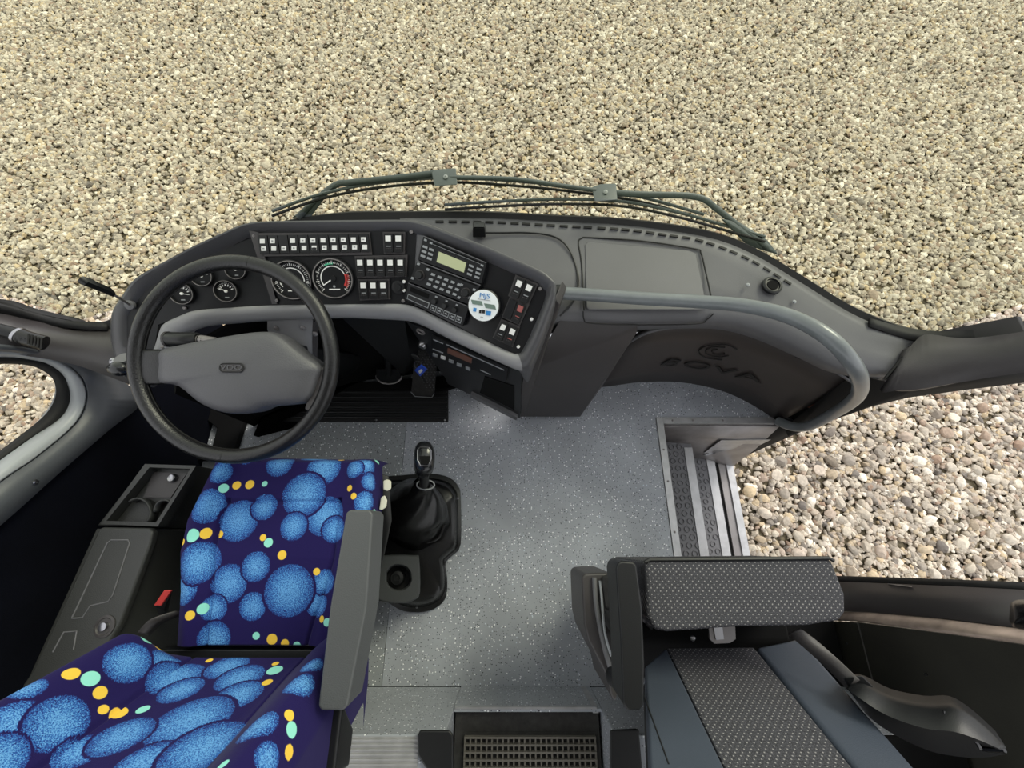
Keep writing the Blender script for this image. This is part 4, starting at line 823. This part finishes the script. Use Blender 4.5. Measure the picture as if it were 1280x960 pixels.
# ================================================================== steering wheel
sw = thing('steering_wheel', 'large black leather-rimmed steering wheel with a padded grey hub', 'steering wheel', (-.62, .363, .727))
SC = Vector((-.6235, .3635, .7268)); tl, yw = .3586, .033
SN = Vector((math.sin(yw)*math.sin(tl), -math.cos(yw)*math.sin(tl), math.cos(tl))); S1 = Vector((0, 1, 0)).cross(SN).normalized(); S2 = SN.cross(S1)
ring = [SC+S1*.218*math.cos(a)+S2*.218*math.sin(a) for a in np.linspace(0, 2*math.pi, 96, endpoint=False)]
tube('rim', ring, .0165, 'wheel', sw, 20, closed=True)
tube('rim_stitch', [SC+SN*.0+S1*.2022*math.cos(a)+S2*.2022*math.sin(a) for a in np.linspace(0, 2*math.pi, 96, endpoint=False)], .0016, 'rubber', sw, 5, closed=True)
for a in (math.radians(-95), math.radians(80)): 
    c = SC+S1*.218*math.cos(a)+S2*.218*math.sin(a); lathe('rim_joint', c, S2*math.cos(a)-S1*math.sin(a), [(.0166, -.0006), (.0169, 0), (.0166, .0006)], 'rubber', sw, 20)
SP = Pl(SC, SC+S1, SC+S2)
hub = cr([Vector((x, y, 0)) for x, y in ((203, 455), (205, 439), (232, 431), (285, 421), (330, 415), (352, 419), (380, 441), (402, 458), (400, 472), (385, 502), (340, 508), (318, 516), (285, 516), (255, 504), (228, 483), (204, 477))], 4, True)
cx, cy = 304, 465
rws = []
for s_, h in ((1.0, -.035), (1.0, .0), (.985, .012), (.95, .019), (.8, .026), (.5, .031), (.2, .033), (.02, .0335)):
    rws.append([SP.hit(cx+(p.x-cx)*s_, cy+(p.y-cy)*s_, 0)+SN*h for p in hub])
loft('hub_pad', rws, 'pad', sw, cu=True, smooth=50)
hull('spoke', [SP.hit(x, y, h) for x, y in ((175, 436), (210, 437), (210, 480), (172, 482)) for h in (.004, -.015)]+[SP.hit(192, 458, .010)], 'wheel', sw, .006)
hull('spoke', [SP.hit(x, y, h) for x, y in ((398, 457), (417, 462), (414, 482), (400, 520), (380, 512), (384, 500)) for h in (.003, -.015)], 'dashdark', sw, .006)
hull('boss', [SP.hit(x, y, -.03) for x, y in ((230, 450), (270, 430), (345, 425), (380, 450), (370, 495), (300, 508), (240, 480))]+[SP.hit(x, y, -.09) for x, y in ((270, 450), (330, 445), (340, 480), (280, 480))], 'black', sw, .01)
hc = SP.hit(303, 457, 0)+SN*.0355-S2*.006; lc_ = rrect(.050, .018, .0075)
tube('badge_frame', [hc+S1*x+S2*y for x, y in lc_]+[hc+S1*lc_[0][0]+S2*lc_[0][1]], .0013, 'rubber', sw, 6)
prism('badge_plate', [hc-SN*.0003+S1*x*.94+S2*y*.9 for x, y in lc_], SN*-.002, 'dashdark', sw)
text('badge_letters', 'VDO', hc+SN*.0006, S1, SN, .0145, 'pad', sw, .0008, 1.5)
sc2 = thing('steering_column', 'grey column cowl and bracket plate under the steering wheel', 'steering column', (-.62, .5, .2))
bpz = Pl(P(340, 400, .60), P(390, 400, .60), P(380, 440, .52))
qp('bracket_plate', bpz, [(334, 400), (337, 397.5), (387, 396), (391, 400), (391, 445), (384, 448), (340, 425), (334, 412)], -.004, .0, 'lip', sc2, .001)
qp('bracket_side', bpz, [(391, 401), (398, 404), (396, 450), (389, 449)], -.004, -.0, 'dashdark', sc2)
for x, y in ((345.5, 410), (379, 410), (394, 417)): screw(bpz.hit(x, y, .002), bpz.n, .007, sc2, 'steel', 'bolt')
hull('column_cover', [P(285, 420, .60), P(330, 418, .60), P(365, 430, .60), P(372, 450, .55), P(300, 470, .5), P(270, 470, .5), P(350, 500, .25), P(290, 500, .25)]+[Vector((-.66, .66, .06)), Vector((-.54, .66, .06)), Vector((-.6, .62, .04))], 'black', sc2, .01)
hull('column_top', [P(330, 424, .655), P(345, 417, .655), P(372, 428, .645), P(385, 445, .63), P(380, 455, .60), P(340, 440, .60)], 'dashdark', sc2, .006)
stk = thing('column_stalk', 'thick black indicator stalk with ribbed tip behind the wheel', 'stalk', P(215, 423, .69))
tube('stalk_body', [P(209, 425, .672), P(213, 423.5, .675), P(246, 424.5, .69), P(248, 424.5, .69)], [.014, .017, .017, .015], 'black', stk, 14)
tube('stalk_tip', [P(248, 425, .688), P(252, 425, .688), P(270, 426, .69)], [.012, .012, .008], 'steel', stk, 12)
for k in range(4): lathe('tip_ring', P(251+k*4.5, 425+k*.3, .688), (1, 0, .05), [(.0125-k*.001, -.001), (.0125-k*.001, .001)], 'black', stk, 14)
lathe('stalk_flange', P(210, 424, .672), (1, 0, 0), [(.019, -.003), (.019, .003)], 'dashdark', stk, 16)
# ================================================================== driver seat
def densegrid(name, fn, nu, nv, mat, parent, bubbles=None, dot_list=None):
    U_, V_ = np.meshgrid(np.linspace(0, 1, nu), np.linspace(0, 1, nv)); A = fn(U_.ravel(), V_.ravel())
    me = bpy.data.meshes.new(name); me.vertices.add(len(A)); me.vertices.foreach_set('co', A.astype(np.float32).ravel())
    i = np.arange((nv-1)*nu).reshape(nv-1, nu)[:, :-1].ravel(); q = np.stack([i, i+1, i+1+nu, i+nu], 1)
    me.loops.add(q.size); me.loops.foreach_set('vertex_index', q.ravel().astype(np.int32)); me.polygons.add(len(q)); me.polygons.foreach_set('loop_start', (np.arange(len(q))*4).astype(np.int32)); me.update(calc_edges=True)
    me.polygons.foreach_set('use_smooth', [True]*len(q))
    col = np.zeros((len(A), 4), np.float32); col[:, 3] = 1
    X, Y, D = proj(A)
    vis = (X > -200) & (X < 1500)
    def cen(x, y):
        q2 = (X-x)**2+(Y-y)**2+np.where(D > 0, 0, 1e9); near = np.where(q2 < max(9, q2.min()*1.5))[0]; k = near[np.argmin(D[near]+q2[near]*.002)]; return A[k], D[k]
    fill = RNG
    for (x, y, r) in (bubbles or []):
        c, d = cen(x, y); R_ = r*d/FPX; dist = np.linalg.norm(A-c, axis=1)/R_
        ins = dist < 1.0; ring_ = (dist >= 1.0) & (dist < 1.0+.09)
        col[ring_, 0] = 0; col[ins, 0] = (0.88-.58*dist[ins]**2)
    for (x, y, r, t) in (dot_list or []):
        c, d = cen(x, y); R_ = max(r, 3)*d/FPX; dd_ = np.linalg.norm(A-c, axis=1); m_ = dd_ < R_+.004; ch_ = 1 if t == 'y' else 2; col[dd_ < R_, 0] = 0; col[m_, ch_] = np.maximum(col[m_, ch_], np.clip(.5+(R_-dd_[m_])/.006, 0, 1))
    ca = me.color_attributes.new('pat', 'FLOAT_COLOR', 'POINT'); ca.data.foreach_set('color', col.ravel())
    me.materials.append(M[mat]); o = bpy.data.objects.new(name, me); C.objects.link(o); o.parent = parent
    if parent.type == 'EMPTY': o.matrix_parent_inverse = Matrix.Translation(-parent.location)
    return o
ds = thing('driver_chair', 'driver seat in navy velour with light blue bubbles and small yellow and mint dots', 'chair', (-.6, -.1, 0))
# cushion
LE = np.array([[272, 566, .475], [250, 610, .485], [230, 650, .487], [221, 690, .485], [222, 740, .475], [220, 775, .465], [218, 812, .45]])
RE = np.array([[468, 570, .475], [469, 610, .485], [466, 650, .487], [462, 700, .485], [448, 740, .475], [432, 775, .465], [420, 812, .45]])
LEp = np.array([P(*r) for r in LE]); REp = np.array([P(*r) for r in RE]); tt = np.linspace(0, 1, 7)
def cushion(u, v):
    L_ = np.stack([np.interp(v, tt, LEp[:, k]) for k in range(3)], 1); R_ = np.stack([np.interp(v, tt, REp[:, k]) for k in range(3)], 1)
    p = L_*(1-u[:, None])+R_*u[:, None]; a = np.abs(2*u-1)
    p[:, 2] += .018*np.exp(-((a-.82)/.13)**2)-.008*np.exp(-((a-.62)/.02)**2)*(v > .22)
    p[:, 2] -= .006*np.exp(-((v-.24)/.012)**2)*(a < .64)
    e = np.maximum(0, (a-.93)/.07); f = np.maximum(0, (.05-v)/.05); g = np.maximum(0, (v-.97)/.03)
    p[:, 2] -= .07*e**2.2+.07*f**2.2+.07*g**2.2
    return p
BUB = [(405, 585, 21), (395, 563, 17), (350, 579, 17), (316, 570, 18), (460, 580, 14), (442, 586, 12), (259, 632, 21), (298, 650, 25), (330, 633, 16), (406, 645, 24), (380, 618, 27), (367, 658, 17), (420, 662, 16), (457, 628, 14), (465, 602, 12),
       (228, 738, 18), (248, 703, 25), (286, 729, 23), (320, 708, 18), (316, 758, 17), (268, 760, 16), (268, 797, 20), (398, 755, 15), (405, 727, 15), (361, 738, 31), (275, 590, 14), (440, 700, 16), (300, 560, 12)]
DOT = [(280, 610, 5.5, 'm'), (296, 607, 5, 'y'), (312, 605, 5.5, 'y'), (331, 604, 3.5, 'm'), (240, 669, 8, 'm'), (258, 667, 6.5, 'y'), (274, 668, 4.3, 'y'), (226, 677, 4, 'y'), (329, 672, 4, 'y'), (335, 678, 5.5, 'm'), (352, 694, 5.5, 'y'), (254, 761, 6.5, 'm'), (237, 769, 5.5, 'y'), (320, 795, 4.5, 'm'), (340, 799, 6.5, 'y'), (356, 804, 5, 'y'), (372, 809, 5, 'm'),
       (437, 610, 4, 'y'), (442, 620, 4, 'y'), (468, 642, 6, 'm'), (396, 714, 4.3, 'y'), (402, 774, 4, 'y'), (409, 778, 5, 'm'), (427, 570, 4, 'y'), (473, 575, 4, 'm')]
densegrid('seat_cushion', cushion, 250, 260, 'bubble', ds, BUB, DOT)
XC, HW = -.60, .275
def back(u, v):
    x = (2*u-1)*1.12; a = np.abs(x); h = .455+v*.75
    hh = np.clip((h-.455)/.10, 0, 1); hh = hh*hh*(3-2*hh)
    prot = sum(np.interp(a+o_, [0, .42, .50, .66, .80, .90, .97, 1.03, 1.12], [0, 0, .012, .062, .088, .082, .05, 0, -.10]) for o_ in (-.06, -.04, -.02, 0, .02, .04, .06))/7
    k = np.where(a < .9, hh, .25+.75*hh)
    y = -.262-.27*(h-.45)+np.where(prot > 0, prot*k, prot)-.007*np.exp(-((a-.47)/.012)**2)
    xx = XC+np.clip(x, -1, 1)*HW*(1-.0*v)+np.where(a > 1, np.sign(x)*(.0), 0)
    low = np.maximum(0, (.03-v)/.03); y -= .06*low**2
    z = h+.0*x+np.where(a > .6, (.015)*np.clip((a-.6)/.3, 0, 1), 0)
    return np.stack([xx, y, z], 1)
BB = [(34, 860, 18), (19, 907, 32), (72, 904, 34), (103, 940, 28), (206, 830, 22), (161, 827, 27), (220, 847, 30), (227, 862, 24), (284, 833, 24), (300, 847, 27), (298, 868, 27), (239, 900, 45), (153, 920, 32), (181, 954, 34), (255, 935, 46), (375, 854, 20), (322, 907, 24), (334, 948, 20), (0, 950, 30), (390, 830, 14)]
BD = [(90, 841, 9, 'y'), (113, 848, 10, 'm'), (126, 865, 8, 'y'), (130, 886, 6, 'y'), (148, 891, 9, 'y'), (179, 886, 7, 'm'), (187, 794, 8, 'm'), (204, 799, 6, 'y'), (343, 837, 9, 'm'), (334, 852, 6, 'y'), (344, 829, 4, 'y'), (362, 894, 7, 'y'), (365, 912, 9, 'm'), (362, 941, 8, 'y'), (278, 955, 7, 'm'), (261, 825, 4, 'y')]
densegrid('backrest', back, 300, 330, 'bubble', ds, BB, BD)
hull('seat_base', [Vector((x, y, z)) for x, y, z in ((-.82, .12, .40), (-.37, .12, .40), (-.36, -.26, .40), (-.83, -.26, .40), (-.76, .08, .06), (-.44, .08, .06), (-.44, -.24, .06), (-.76, -.24, .06))], 'softblack', ds, .01)
hull('back_shell', [Vector((x, y, z)) for x in (-.85, -.42) for y, z in ((-.345, .42), (-.40, .42), (-.47, 1.1), (-.55, 1.1))], 'black', ds, .01)
box('recliner_rail', -.84, -.36, -.285, -.262, .40, .44, 'black', ds, .003)
arm_t = [P(432, 641, .735), P(437, 637, .735), P(462, 637, .735), P(466, 642, .735), P(458, 760, .735), P(434, 884, .735), P(427, 889, .735), P(402, 889, .735), P(397, 884, .735), P(412, 760, .735)]
prism('armrest', arm_t, (0, 0, -.075), 'armpad', ds, .008)
hull('armrest_bracket', [Vector((x, y, z)) for x in (-.345, -.31) for y, z in ((-.29, .66), (-.40, .66), (-.42, .58), (-.36, .58))], 'black', ds, .006)
def lever(pts, name='seat_lever', t=.012): hull(name, [v for x, y, z in pts for v in (P(x+1, y, z+.03), P(x+1, y, z+.018))], 'beige', ds, .003)
lever([(478, 601, .42), (483, 599, .42), (488, 601, .42), (488, 611, .42), (483, 614, .42), (478, 612, .42)])
lever([(475, 622, .42), (480, 619, .42), (483, 625, .42), (482, 634, .42), (476, 638, .42), (473, 637, .42)])
lever([(470, 660, .42), (476, 664, .42), (476, 675, .42), (471, 690, .42), (464, 693, .42), (462, 688, .42)])
lever([(460, 725, .38), (468, 725, .38), (468, 734, .38), (459, 734, .38)]); lever([(457, 745, .38), (467, 746, .38), (464, 765, .36), (459, 770, .36), (455, 762, .38)])
tube('lever_rod', [P(462, 766, .36), P(461, 790, .32), P(453, 815, .3)], .004, 'beige', ds, 6)
hull('side_cover', [P(466, 590, .40), P(486, 595, .38), P(490, 650, .38), P(484, 660, .38), P(470, 735, .36), P(455, 810, .34), P(440, 810, .34), P(466, 590, .25), P(484, 660, .25), P(455, 810, .2)], 'black', ds, .008)
for k in range(2):
    for j in range(2): screw(P(462+j*5, 712+k*8, .375), Z, .005, ds, 'chrome', 'control_pin')
# belt buckle left
bu = thing('belt_buckle', 'black belt buckle with red button between driver seat and console', 'buckle', P(205, 752, .40))
hull('buckle_body', [P(194, 757, .44), P(209, 737, .46), P(216, 737, .46), P(205, 763, .44), P(196, 763, .42), P(200, 770, .3), P(210, 768, .3)], 'black', bu, .003)
prism('release_button', [P(192, 757, .447), P(205, 738, .467), P(214, 738, .467), P(201, 757, .447)], (0, 0, -.006), 'red', bu, .001)
sbt = thing('seat_belt', 'grey webbing strap looping out beside the blue driver seat', 'seat belt', P(195, 780, .42))
stp = cr([P(172, 790, .46), P(185, 776, .47), (P(200, 769, .46)), P(220, 763, .44)], 5); loft('webbing', [stp, [p+Vector((.01, -.012, -.028)) for p in stp]], 'dashdark', sbt, thick=.002)
# ================================================================== left console
co = thing('side_console', 'black plastic storage console with cup tray along the carpeted left wall', 'console', (-1.0, -.1, 0))
zt = .45
hull('console_body', [P(x, y, z) for x, y, z in ((181, 580, .42), (246, 582, .42), (198, 660, .42), (121, 657, .42))]+[Vector((-.99, .18, .03)), Vector((-.87, .18, .03)), Vector((-.95, .0, .03)), Vector((-1.07, 0, .03))], 'console', co, .004)
hull('console_body', [P(x, y, z) for x, y, z in ((120, 661, .44), (192, 662, .44), (198, 660, .42), (140, 815, .44), (34, 855, .44), (20, 880, .44), (110, 880, .44), (205, 690, .38))]+[Vector((-.93, .0, .03)), Vector((-.95, -.35, .03)), Vector((-1.12, -.35, .03)), Vector((-1.07, 0, .03))], 'console', co, .006)
rim_ = [P(x, y, .45) for x, y in ((181, 580), (245, 582), (197, 658), (126, 655))]
inn_ = [P(x, y, .45) for x, y in ((187, 584), (238, 586), (195, 653), (133, 651))]; inb = [P(x, y, .40) for x, y in ((190, 588), (235, 590), (197, 649), (142, 645))]
dnr = [v+Vector((0, 0, -.03)) for v in rim_]
loft('tray_rim', [dnr, rim_, inn_, [v+Vector((0, 0, -.028)) for v in inn_]], 'console', co, cu=True, smooth=30)
def arcp(cx, cy, rx, ry, a0, a1, z): return [P(cx+rx*math.cos(math.radians(a)), cy-ry*math.sin(math.radians(a)), z) for a in range(a0, a1+1, 12)]
for cx_, cy_, rx_, ry_, a0, a1 in ((171, 640, 17, 18, -50, 130), (205, 640, 14, 16, 60, 190)):
    ap_ = arcp(cx_, cy_, rx_, ry_, a0, a1, .448); loft('cup_divider', [ap_, [v+Vector((0, 0, -.026)) for v in ap_]], 'console', co, thick=.004)
box_ = [P(x, y, .4235) for x, y in ((192, 590), (234, 592), (214, 622), (180, 622))]; prism('tray_floor', box_, (0, 0, .002), 'dashdark', co)
lathe('lock', P(217, 598, .426), Z, [(.012, 0), (.012, .006), (.009, .010), (.004, .008)], 'chrome', co, 20)
CQ = Pl(P(120, 661, .455), P(192, 662, .455), P(34, 850, .455))
lid = prism('console_lid', [P(x, y, .462) for x, y in ((123, 661), (128, 659), (186, 660), (191, 664), (188, 680), (150, 780), (138, 800), (110, 860), (25, 860), (40, 838), (118, 672))], (0, 0, -.02), 'console', co, .006)
tube('lid_relief', [P(x, y, .4625) for x, y in ((90, 772), (96, 760), (134, 679), (139, 675), (160, 675), (162, 679), (141, 744), (135, 752), (113, 757), (103, 772), (90, 773))], .0018, 'dash', lid, 6)
tube('lid_relief', [P(x, y, .4625) for x, y in ((66, 815), (80, 790), (96, 789), (92, 812))], .0018, 'dash', lid, 6)
lathe('lock_recess', P(131, 783, .4625), Z, [(.024, -.002), (.024, .0018), (.019, .003), (.017, .0005)], 'dashdark', lid, 24); lathe('lock', P(131, 783, .4625), Z, [(.009, 0), (.009, .007), (.004, .008)], 'chrome', lid, 16)
# ================================================================== gear lever
gv = thing('gear_lever', 'black gear lever with leather gaiter on a moulded floor plinth', 'gear lever', P(525, 690, 0))
pl_px = [(478, 600), (500, 594), (540, 592), (562, 597), (573, 608), (576, 622), (576, 680), (566, 694), (557, 704), (559, 722), (558, 745), (548, 758), (530, 765), (505, 764), (484, 752), (474, 735), (470, 690), (470, 640)]
def ringpx(pts, s, cx, cy, z, dz=0): return [P(cx+(x-cx)*s, cy+(y-cy)*s, z) for x, y in pts]
cp_ = [(v.x, v.y) for v in cr([Vector((x, y, 0)) for x, y in pl_px], 3, True)]
loft('plinth', [ringpx(cp_, 1, 522, 675, .002), ringpx(cp_, .995, 522, 675, .010), ringpx(cp_, .93, 522, 675, .014), ringpx(cp_, .90, 520, 672, .035), ringpx(cp_, .86, 518, 670, .075), ringpx(cp_, .80, 516, 668, .085), ringpx(cp_, .02, 516, 668, .085)], 'leather', gv, cu=True, smooth=40)
for x, y in ((572, 623), (521, 759)): screw(P(x, y, .014), Z, .004, gv)
rs = random.Random(5); levels = []
for k, (cx_, cy_, rx_, ry_, z) in enumerate([(518, 643, 44, 44, .085), (516, 642, 41, 39, .12), (517, 640, 42, 40, .15), (518, 636, 36, 33, .175), (520, 634, 38, 33, .20), (521, 628, 30, 25, .225), (523, 622, 26, 20, .25), (526, 614, 16, 13, .28), (527, 608, 12, 9, .31), (528, 604, 11, 8, .33)]):
    levels.append([P(cx_+rx_*math.cos(2*math.pi*j/40)*(1+.05*math.sin(3*2*math.pi*j/40+k*1.3)+.03*math.sin(7*2*math.pi*j/40+k)), cy_+ry_*math.sin(2*math.pi*j/40)*(1+.04*math.cos(4*2*math.pi*j/40+k*.9)), z+.008*math.sin(5*2*math.pi*j/40+k*2)*(k > 0)) for j in range(40)])
ga = loft('gaiter', levels, 'leather', gv, cu=True, smooth=80, sub=1)
tube('gaiter_fold', cr([P(503, 640, .185), P(512, 648, .19), P(522, 650, .19), P(540, 636, .2)], 5), .006, 'leather', gv, 8); tube('gaiter_fold', cr([P(522, 674, .12), P(532, 678, .115), P(548, 672, .115), P(555, 655, .12)], 5), .006, 'leather', gv, 8)
tube('collar', [P(532+11*math.cos(a), 606+6*math.sin(a), .332) for a in np.linspace(0, 2*math.pi, 20, endpoint=False)], .0022, 'grey', gv, 6, closed=True)
tube('lever_shaft', [P(531, 612, .29), P(530, 600, .36), P(529, 584, .42)], [.016, .014, .016], 'black', gv, 14)
klev = []
for cx_, cy_, rx_, ry_, z in ((529, 592, 8.5, 6, .41), (529, 586, 11, 10, .425), (530, 576, 13, 20, .445), (530.5, 572, 13.2, 20.5, .465), (530.5, 571, 11.5, 18.5, .482), (530.5, 570, 7, 12, .492), (530.5, 570, .5, .8, .494)):
    klev.append([P(cx_+rx_*math.copysign(abs(math.cos(a))**.8, math.cos(a)), cy_+ry_*math.copysign(abs(math.sin(a))**.8, math.sin(a)), z) for a in np.linspace(0, 2*math.pi, 32, endpoint=False)])
loft('knob', klev, 'gloss', gv, cu=True, smooth=80)
capx = [(522, 562), (525, 559), (536, 559), (539, 563), (539, 574), (535, 582), (526, 582), (522, 575)]
tube('knob_inlay', [P(x, y, .494) for x, y in capx]+[P(522, 562, .494)], .0011, 'chrome', gv, 6)
prism('knob_cap', [P(x, y, .4955) for x, y in ((524, 570), (537, 570), (536, 580), (526, 580))], (0, 0, -.004), 'softblack', gv)
# parking brake unit behind the lever
pk = thing('control_pod', 'rounded square control pod with a sunken round knob behind the gaiter', 'control', P(498, 725, .1))
pq = [(474, 698), (480, 694), (518, 694), (524, 699), (525, 740), (518, 750), (505, 754), (478, 752), (471, 744)]
cq = [(v.x, v.y) for v in cr([Vector((x, y, 0)) for x, y in pq], 3, True)]
hole = lambda r, z: [P(498+r*math.cos(t), 722+r*math.sin(t), z) for t in [math.atan2(y-722, x-498) for x, y in cq]]
loft('pod_body', [ringpx(cq, 1, 498, 724, .06), ringpx(cq, 1, 498, 724, .155), ringpx(cq, .94, 498, 724, .163), hole(17.5, .163), hole(16, .158), hole(15, .115)], 'podgrey', pk, cu=True, smooth=40)
lathe('pod_floor', P(498, 722, .112), Z, [(.038, -.003), (.038, .0), (.01, .001)], 'rubber', pk, 24)
lathe('round_knob', P(498.5, 721.5, .118), Z, [(.022, 0), (.024, .012), (.020, .022), (.010, .024), (.009, .020), (.001, .020)], 'black', pk, 24)
# ================================================================== guide seat (folded)
gs = thing('guide_chair', 'folding guide seat in dotted charcoal cloth and slate leatherette, cushion tipped up', 'chair', (.45, -.3, 0))
ctop = [(806, 703), (812, 700), (1036, 698), (1041, 701), (1057, 742), (1058, 766), (1050, 776), (1010, 782), (920, 784), (835, 790), (818, 787), (809, 770)]
prism('tip_up_cushion', [P(x, y, .64) for x, y in ctop], (0, -.01, -.30), 'dots', gs, .012, 4)
tube('cushion_piping', [P(x, y, .641) for x, y in ((806, 703), (812, 699.5), (1036, 697.5), (1042, 701))], .004, 'black', gs, 6)
hull('cushion_end_cap', [P(800, 706, .62), P(812, 703, .628), P(816, 786, .62), P(806, 780, .60), P(800, 706, .36), P(806, 780, .36), P(816, 790, .36)], 'black', gs, .008)
bp0 = Vector((.3, -.262, .45)); bpn = Pl(bp0, bp0+Vector((1, 0, 0)), bp0+Vector((0, -.364, 1)))
ext = lambda a, b, k: (a[0]+(b[0]-a[0])*k, a[1]+(b[1]-a[1])*k)
def strip(l0, l1, r0_, r1_, mat, h, name, bevel=.006):
    k = 2.0; qp(name, bpn, [l0, r0_, ext(r0_, r1_, k), ext(l0, l1, k)], -.06, h, mat, gs, bevel)
strip((834, 812), (905, 960), (942, 811), (1063, 960), 'dots', .004, 'backrest_centre', .003)
strip((806, 836), (812, 960), (833, 812), (904, 960), 'slate', .006, 'backrest_side'); strip((943, 811), (1064, 960), (1000, 799), (1142, 960), 'slate', .006, 'backrest_side', .012)
tube('side_seam', [bpn.hit(806, 876, .006), bpn.hit(836, 960, .006)], .0015, 'rubber', gs, 5)
hull('back_frame', [bpn.hit(x, y, h) for x, y in ((804, 822), (1000, 803), (1260, 1080), (815, 1080)) for h in (-.05, -.10)], 'black', gs, .01)
hull('seat_mount', [Vector((x, y, z)) for x in (.28, .68) for y, z in ((-.13, .42), (-.25, .42), (-.13, .02), (-.35, .34))], 'softblack', gs, .01)
at_ = [P(x, y, .70) for x, y in ((770, 712), (772, 704), (777, 701), (792, 702), (796, 707), (803, 760), (806, 830), (805, 882), (800, 889), (785, 889), (779, 880), (776, 800))]
prism('armrest', at_, (0, 0, -.085), 'black', gs, .016, 5)
sidep = [(727, 722), (731, 717), (745, 716), (765, 716), (770, 770), (775, 860), (770, 878), (764, 872), (758, 845), (735, 800), (730, 780)]
prism('side_cover', [P(x, y, .50) for x, y in sidep], (0, 0, -.20), 'dashdark', gs, .010)
tube('cover_ridge', cr([P(743, 722, .505), P(746, 760, .508), P(756, 810, .508), P(768, 850, .508)], 5), .006, 'dash', gs, 8)
tube('cover_cable', cr([P(750, 726, .51), P(752, 745, .515), P(756, 790, .515), P(764, 820, .512)], 5), .003, 'grey', gs, 6)
hull('bolster_stub', [P(752, 720, .52), P(772, 714, .55), P(776, 765, .55), P(757, 760, .52), P(752, 720, .4), P(776, 765, .4)], 'matdark', gs, .006)
lathe('pivot_cap', P(768, 846, .6), (-1, 0, .8), [(.018, -.02), (.018, .005), (.012, .008)], 'black', gs, 20)
b2 = thing('belt_buckle', 'black belt buckle with red button beside the folded guide seat', 'buckle', P(765, 780, .5))
hull('buckle_body', [P(756, 762, .56), P(770, 766, .58), P(772, 796, .56), P(766, 796, .54), P(757, 780, .53), P(758, 770, .45), P(768, 790, .45)], 'black', b2, .003)
prism('release_button', [P(767.5, 774, .586), P(772, 775, .586), P(773, 797, .576), P(769, 798, .576)], (0, 0, -.008), 'red', b2, .001)
bt = thing('belt_tongue', 'bright metal belt tongue lying in the gap below the tipped-up cushion', 'belt tongue', P(903, 794, .47))
prism('tongue_plate', [P(x, y, .50) for x, y in ((886, 783), (919, 782), (920, 799), (913, 804), (893, 805), (887, 799))], (0, 0, -.004), 'steel', bt, .001)
prism('tongue_stripe', [P(x, y, .503) for x, y in ((892, 783), (903, 783), (905, 799), (895, 800))], (0, 0, -.002), 'chrome', bt)
screw(P(866, 798, .46), Z, .006, bt, 'chrome', 'rivet')
blt = thing('seat_belt', 'black shoulder belt strap running down behind the grey guide seat', 'seat belt', P(1040, 830, .5))
s_ = cr([P(1000, 785, .60), P(1020, 800, .60), P(1050, 826, .62), P(1075, 850, .64)], 5); e_ = cr([P(985, 792, .58), P(1003, 808, .59), P(1035, 836, .60), P(1060, 862, .62)], 5)
loft('webbing', [s_, e_], 'dashdark', blt, thick=.003)
hull('belt_guide', [P(1052, 846, .63), P(1078, 843, .64), P(1095, 860, .64), P(1090, 884, .62), P(1062, 866, .62), P(1070, 860, .56), P(1088, 878, .56)], 'black', blt, .006)
sh = thing('belt_reel_cover', 'long black curved plastic cover at the lower right beside the guide seat', 'cover', P(1160, 900, .5))
su = [(1062, 856, .63), (1080, 858, .65), (1115, 876, .67), (1160, 886, .70), (1195, 887, .72), (1225, 905, .73), (1258, 935, .74)]
sl = [(1066, 868, .58), (1082, 892, .57), (1112, 915, .57), (1160, 938, .58), (1200, 946, .60), (1230, 947, .63), (1256, 943, .68)]
sm_ = [(a[0]*.5+b[0]*.5-6, a[1]*.5+b[1]*.5-2, max(a[2], b[2])+.01) for a, b in zip(su, sl)]
A1, A2, A3 = (cr([P(*c) for c in r], 4) for r in (su, sm_, sl)); A0 = [p+Vector((.05, 0, -.06)) for p in A1]; A4 = [p+Vector((.04, 0, -.06)) for p in A3]
loft('cover_shell', [A0, A1, A2, A3, A4], 'black', sh, smooth=70, thick=.01)
tube('cover_edge', cr([P(1178, 890, .712), P(1200, 903, .715), P(1222, 928, .715), P(1228, 936, .71), P(1256, 938, .74)], 4), .0035, 'gloss', sh, 6)
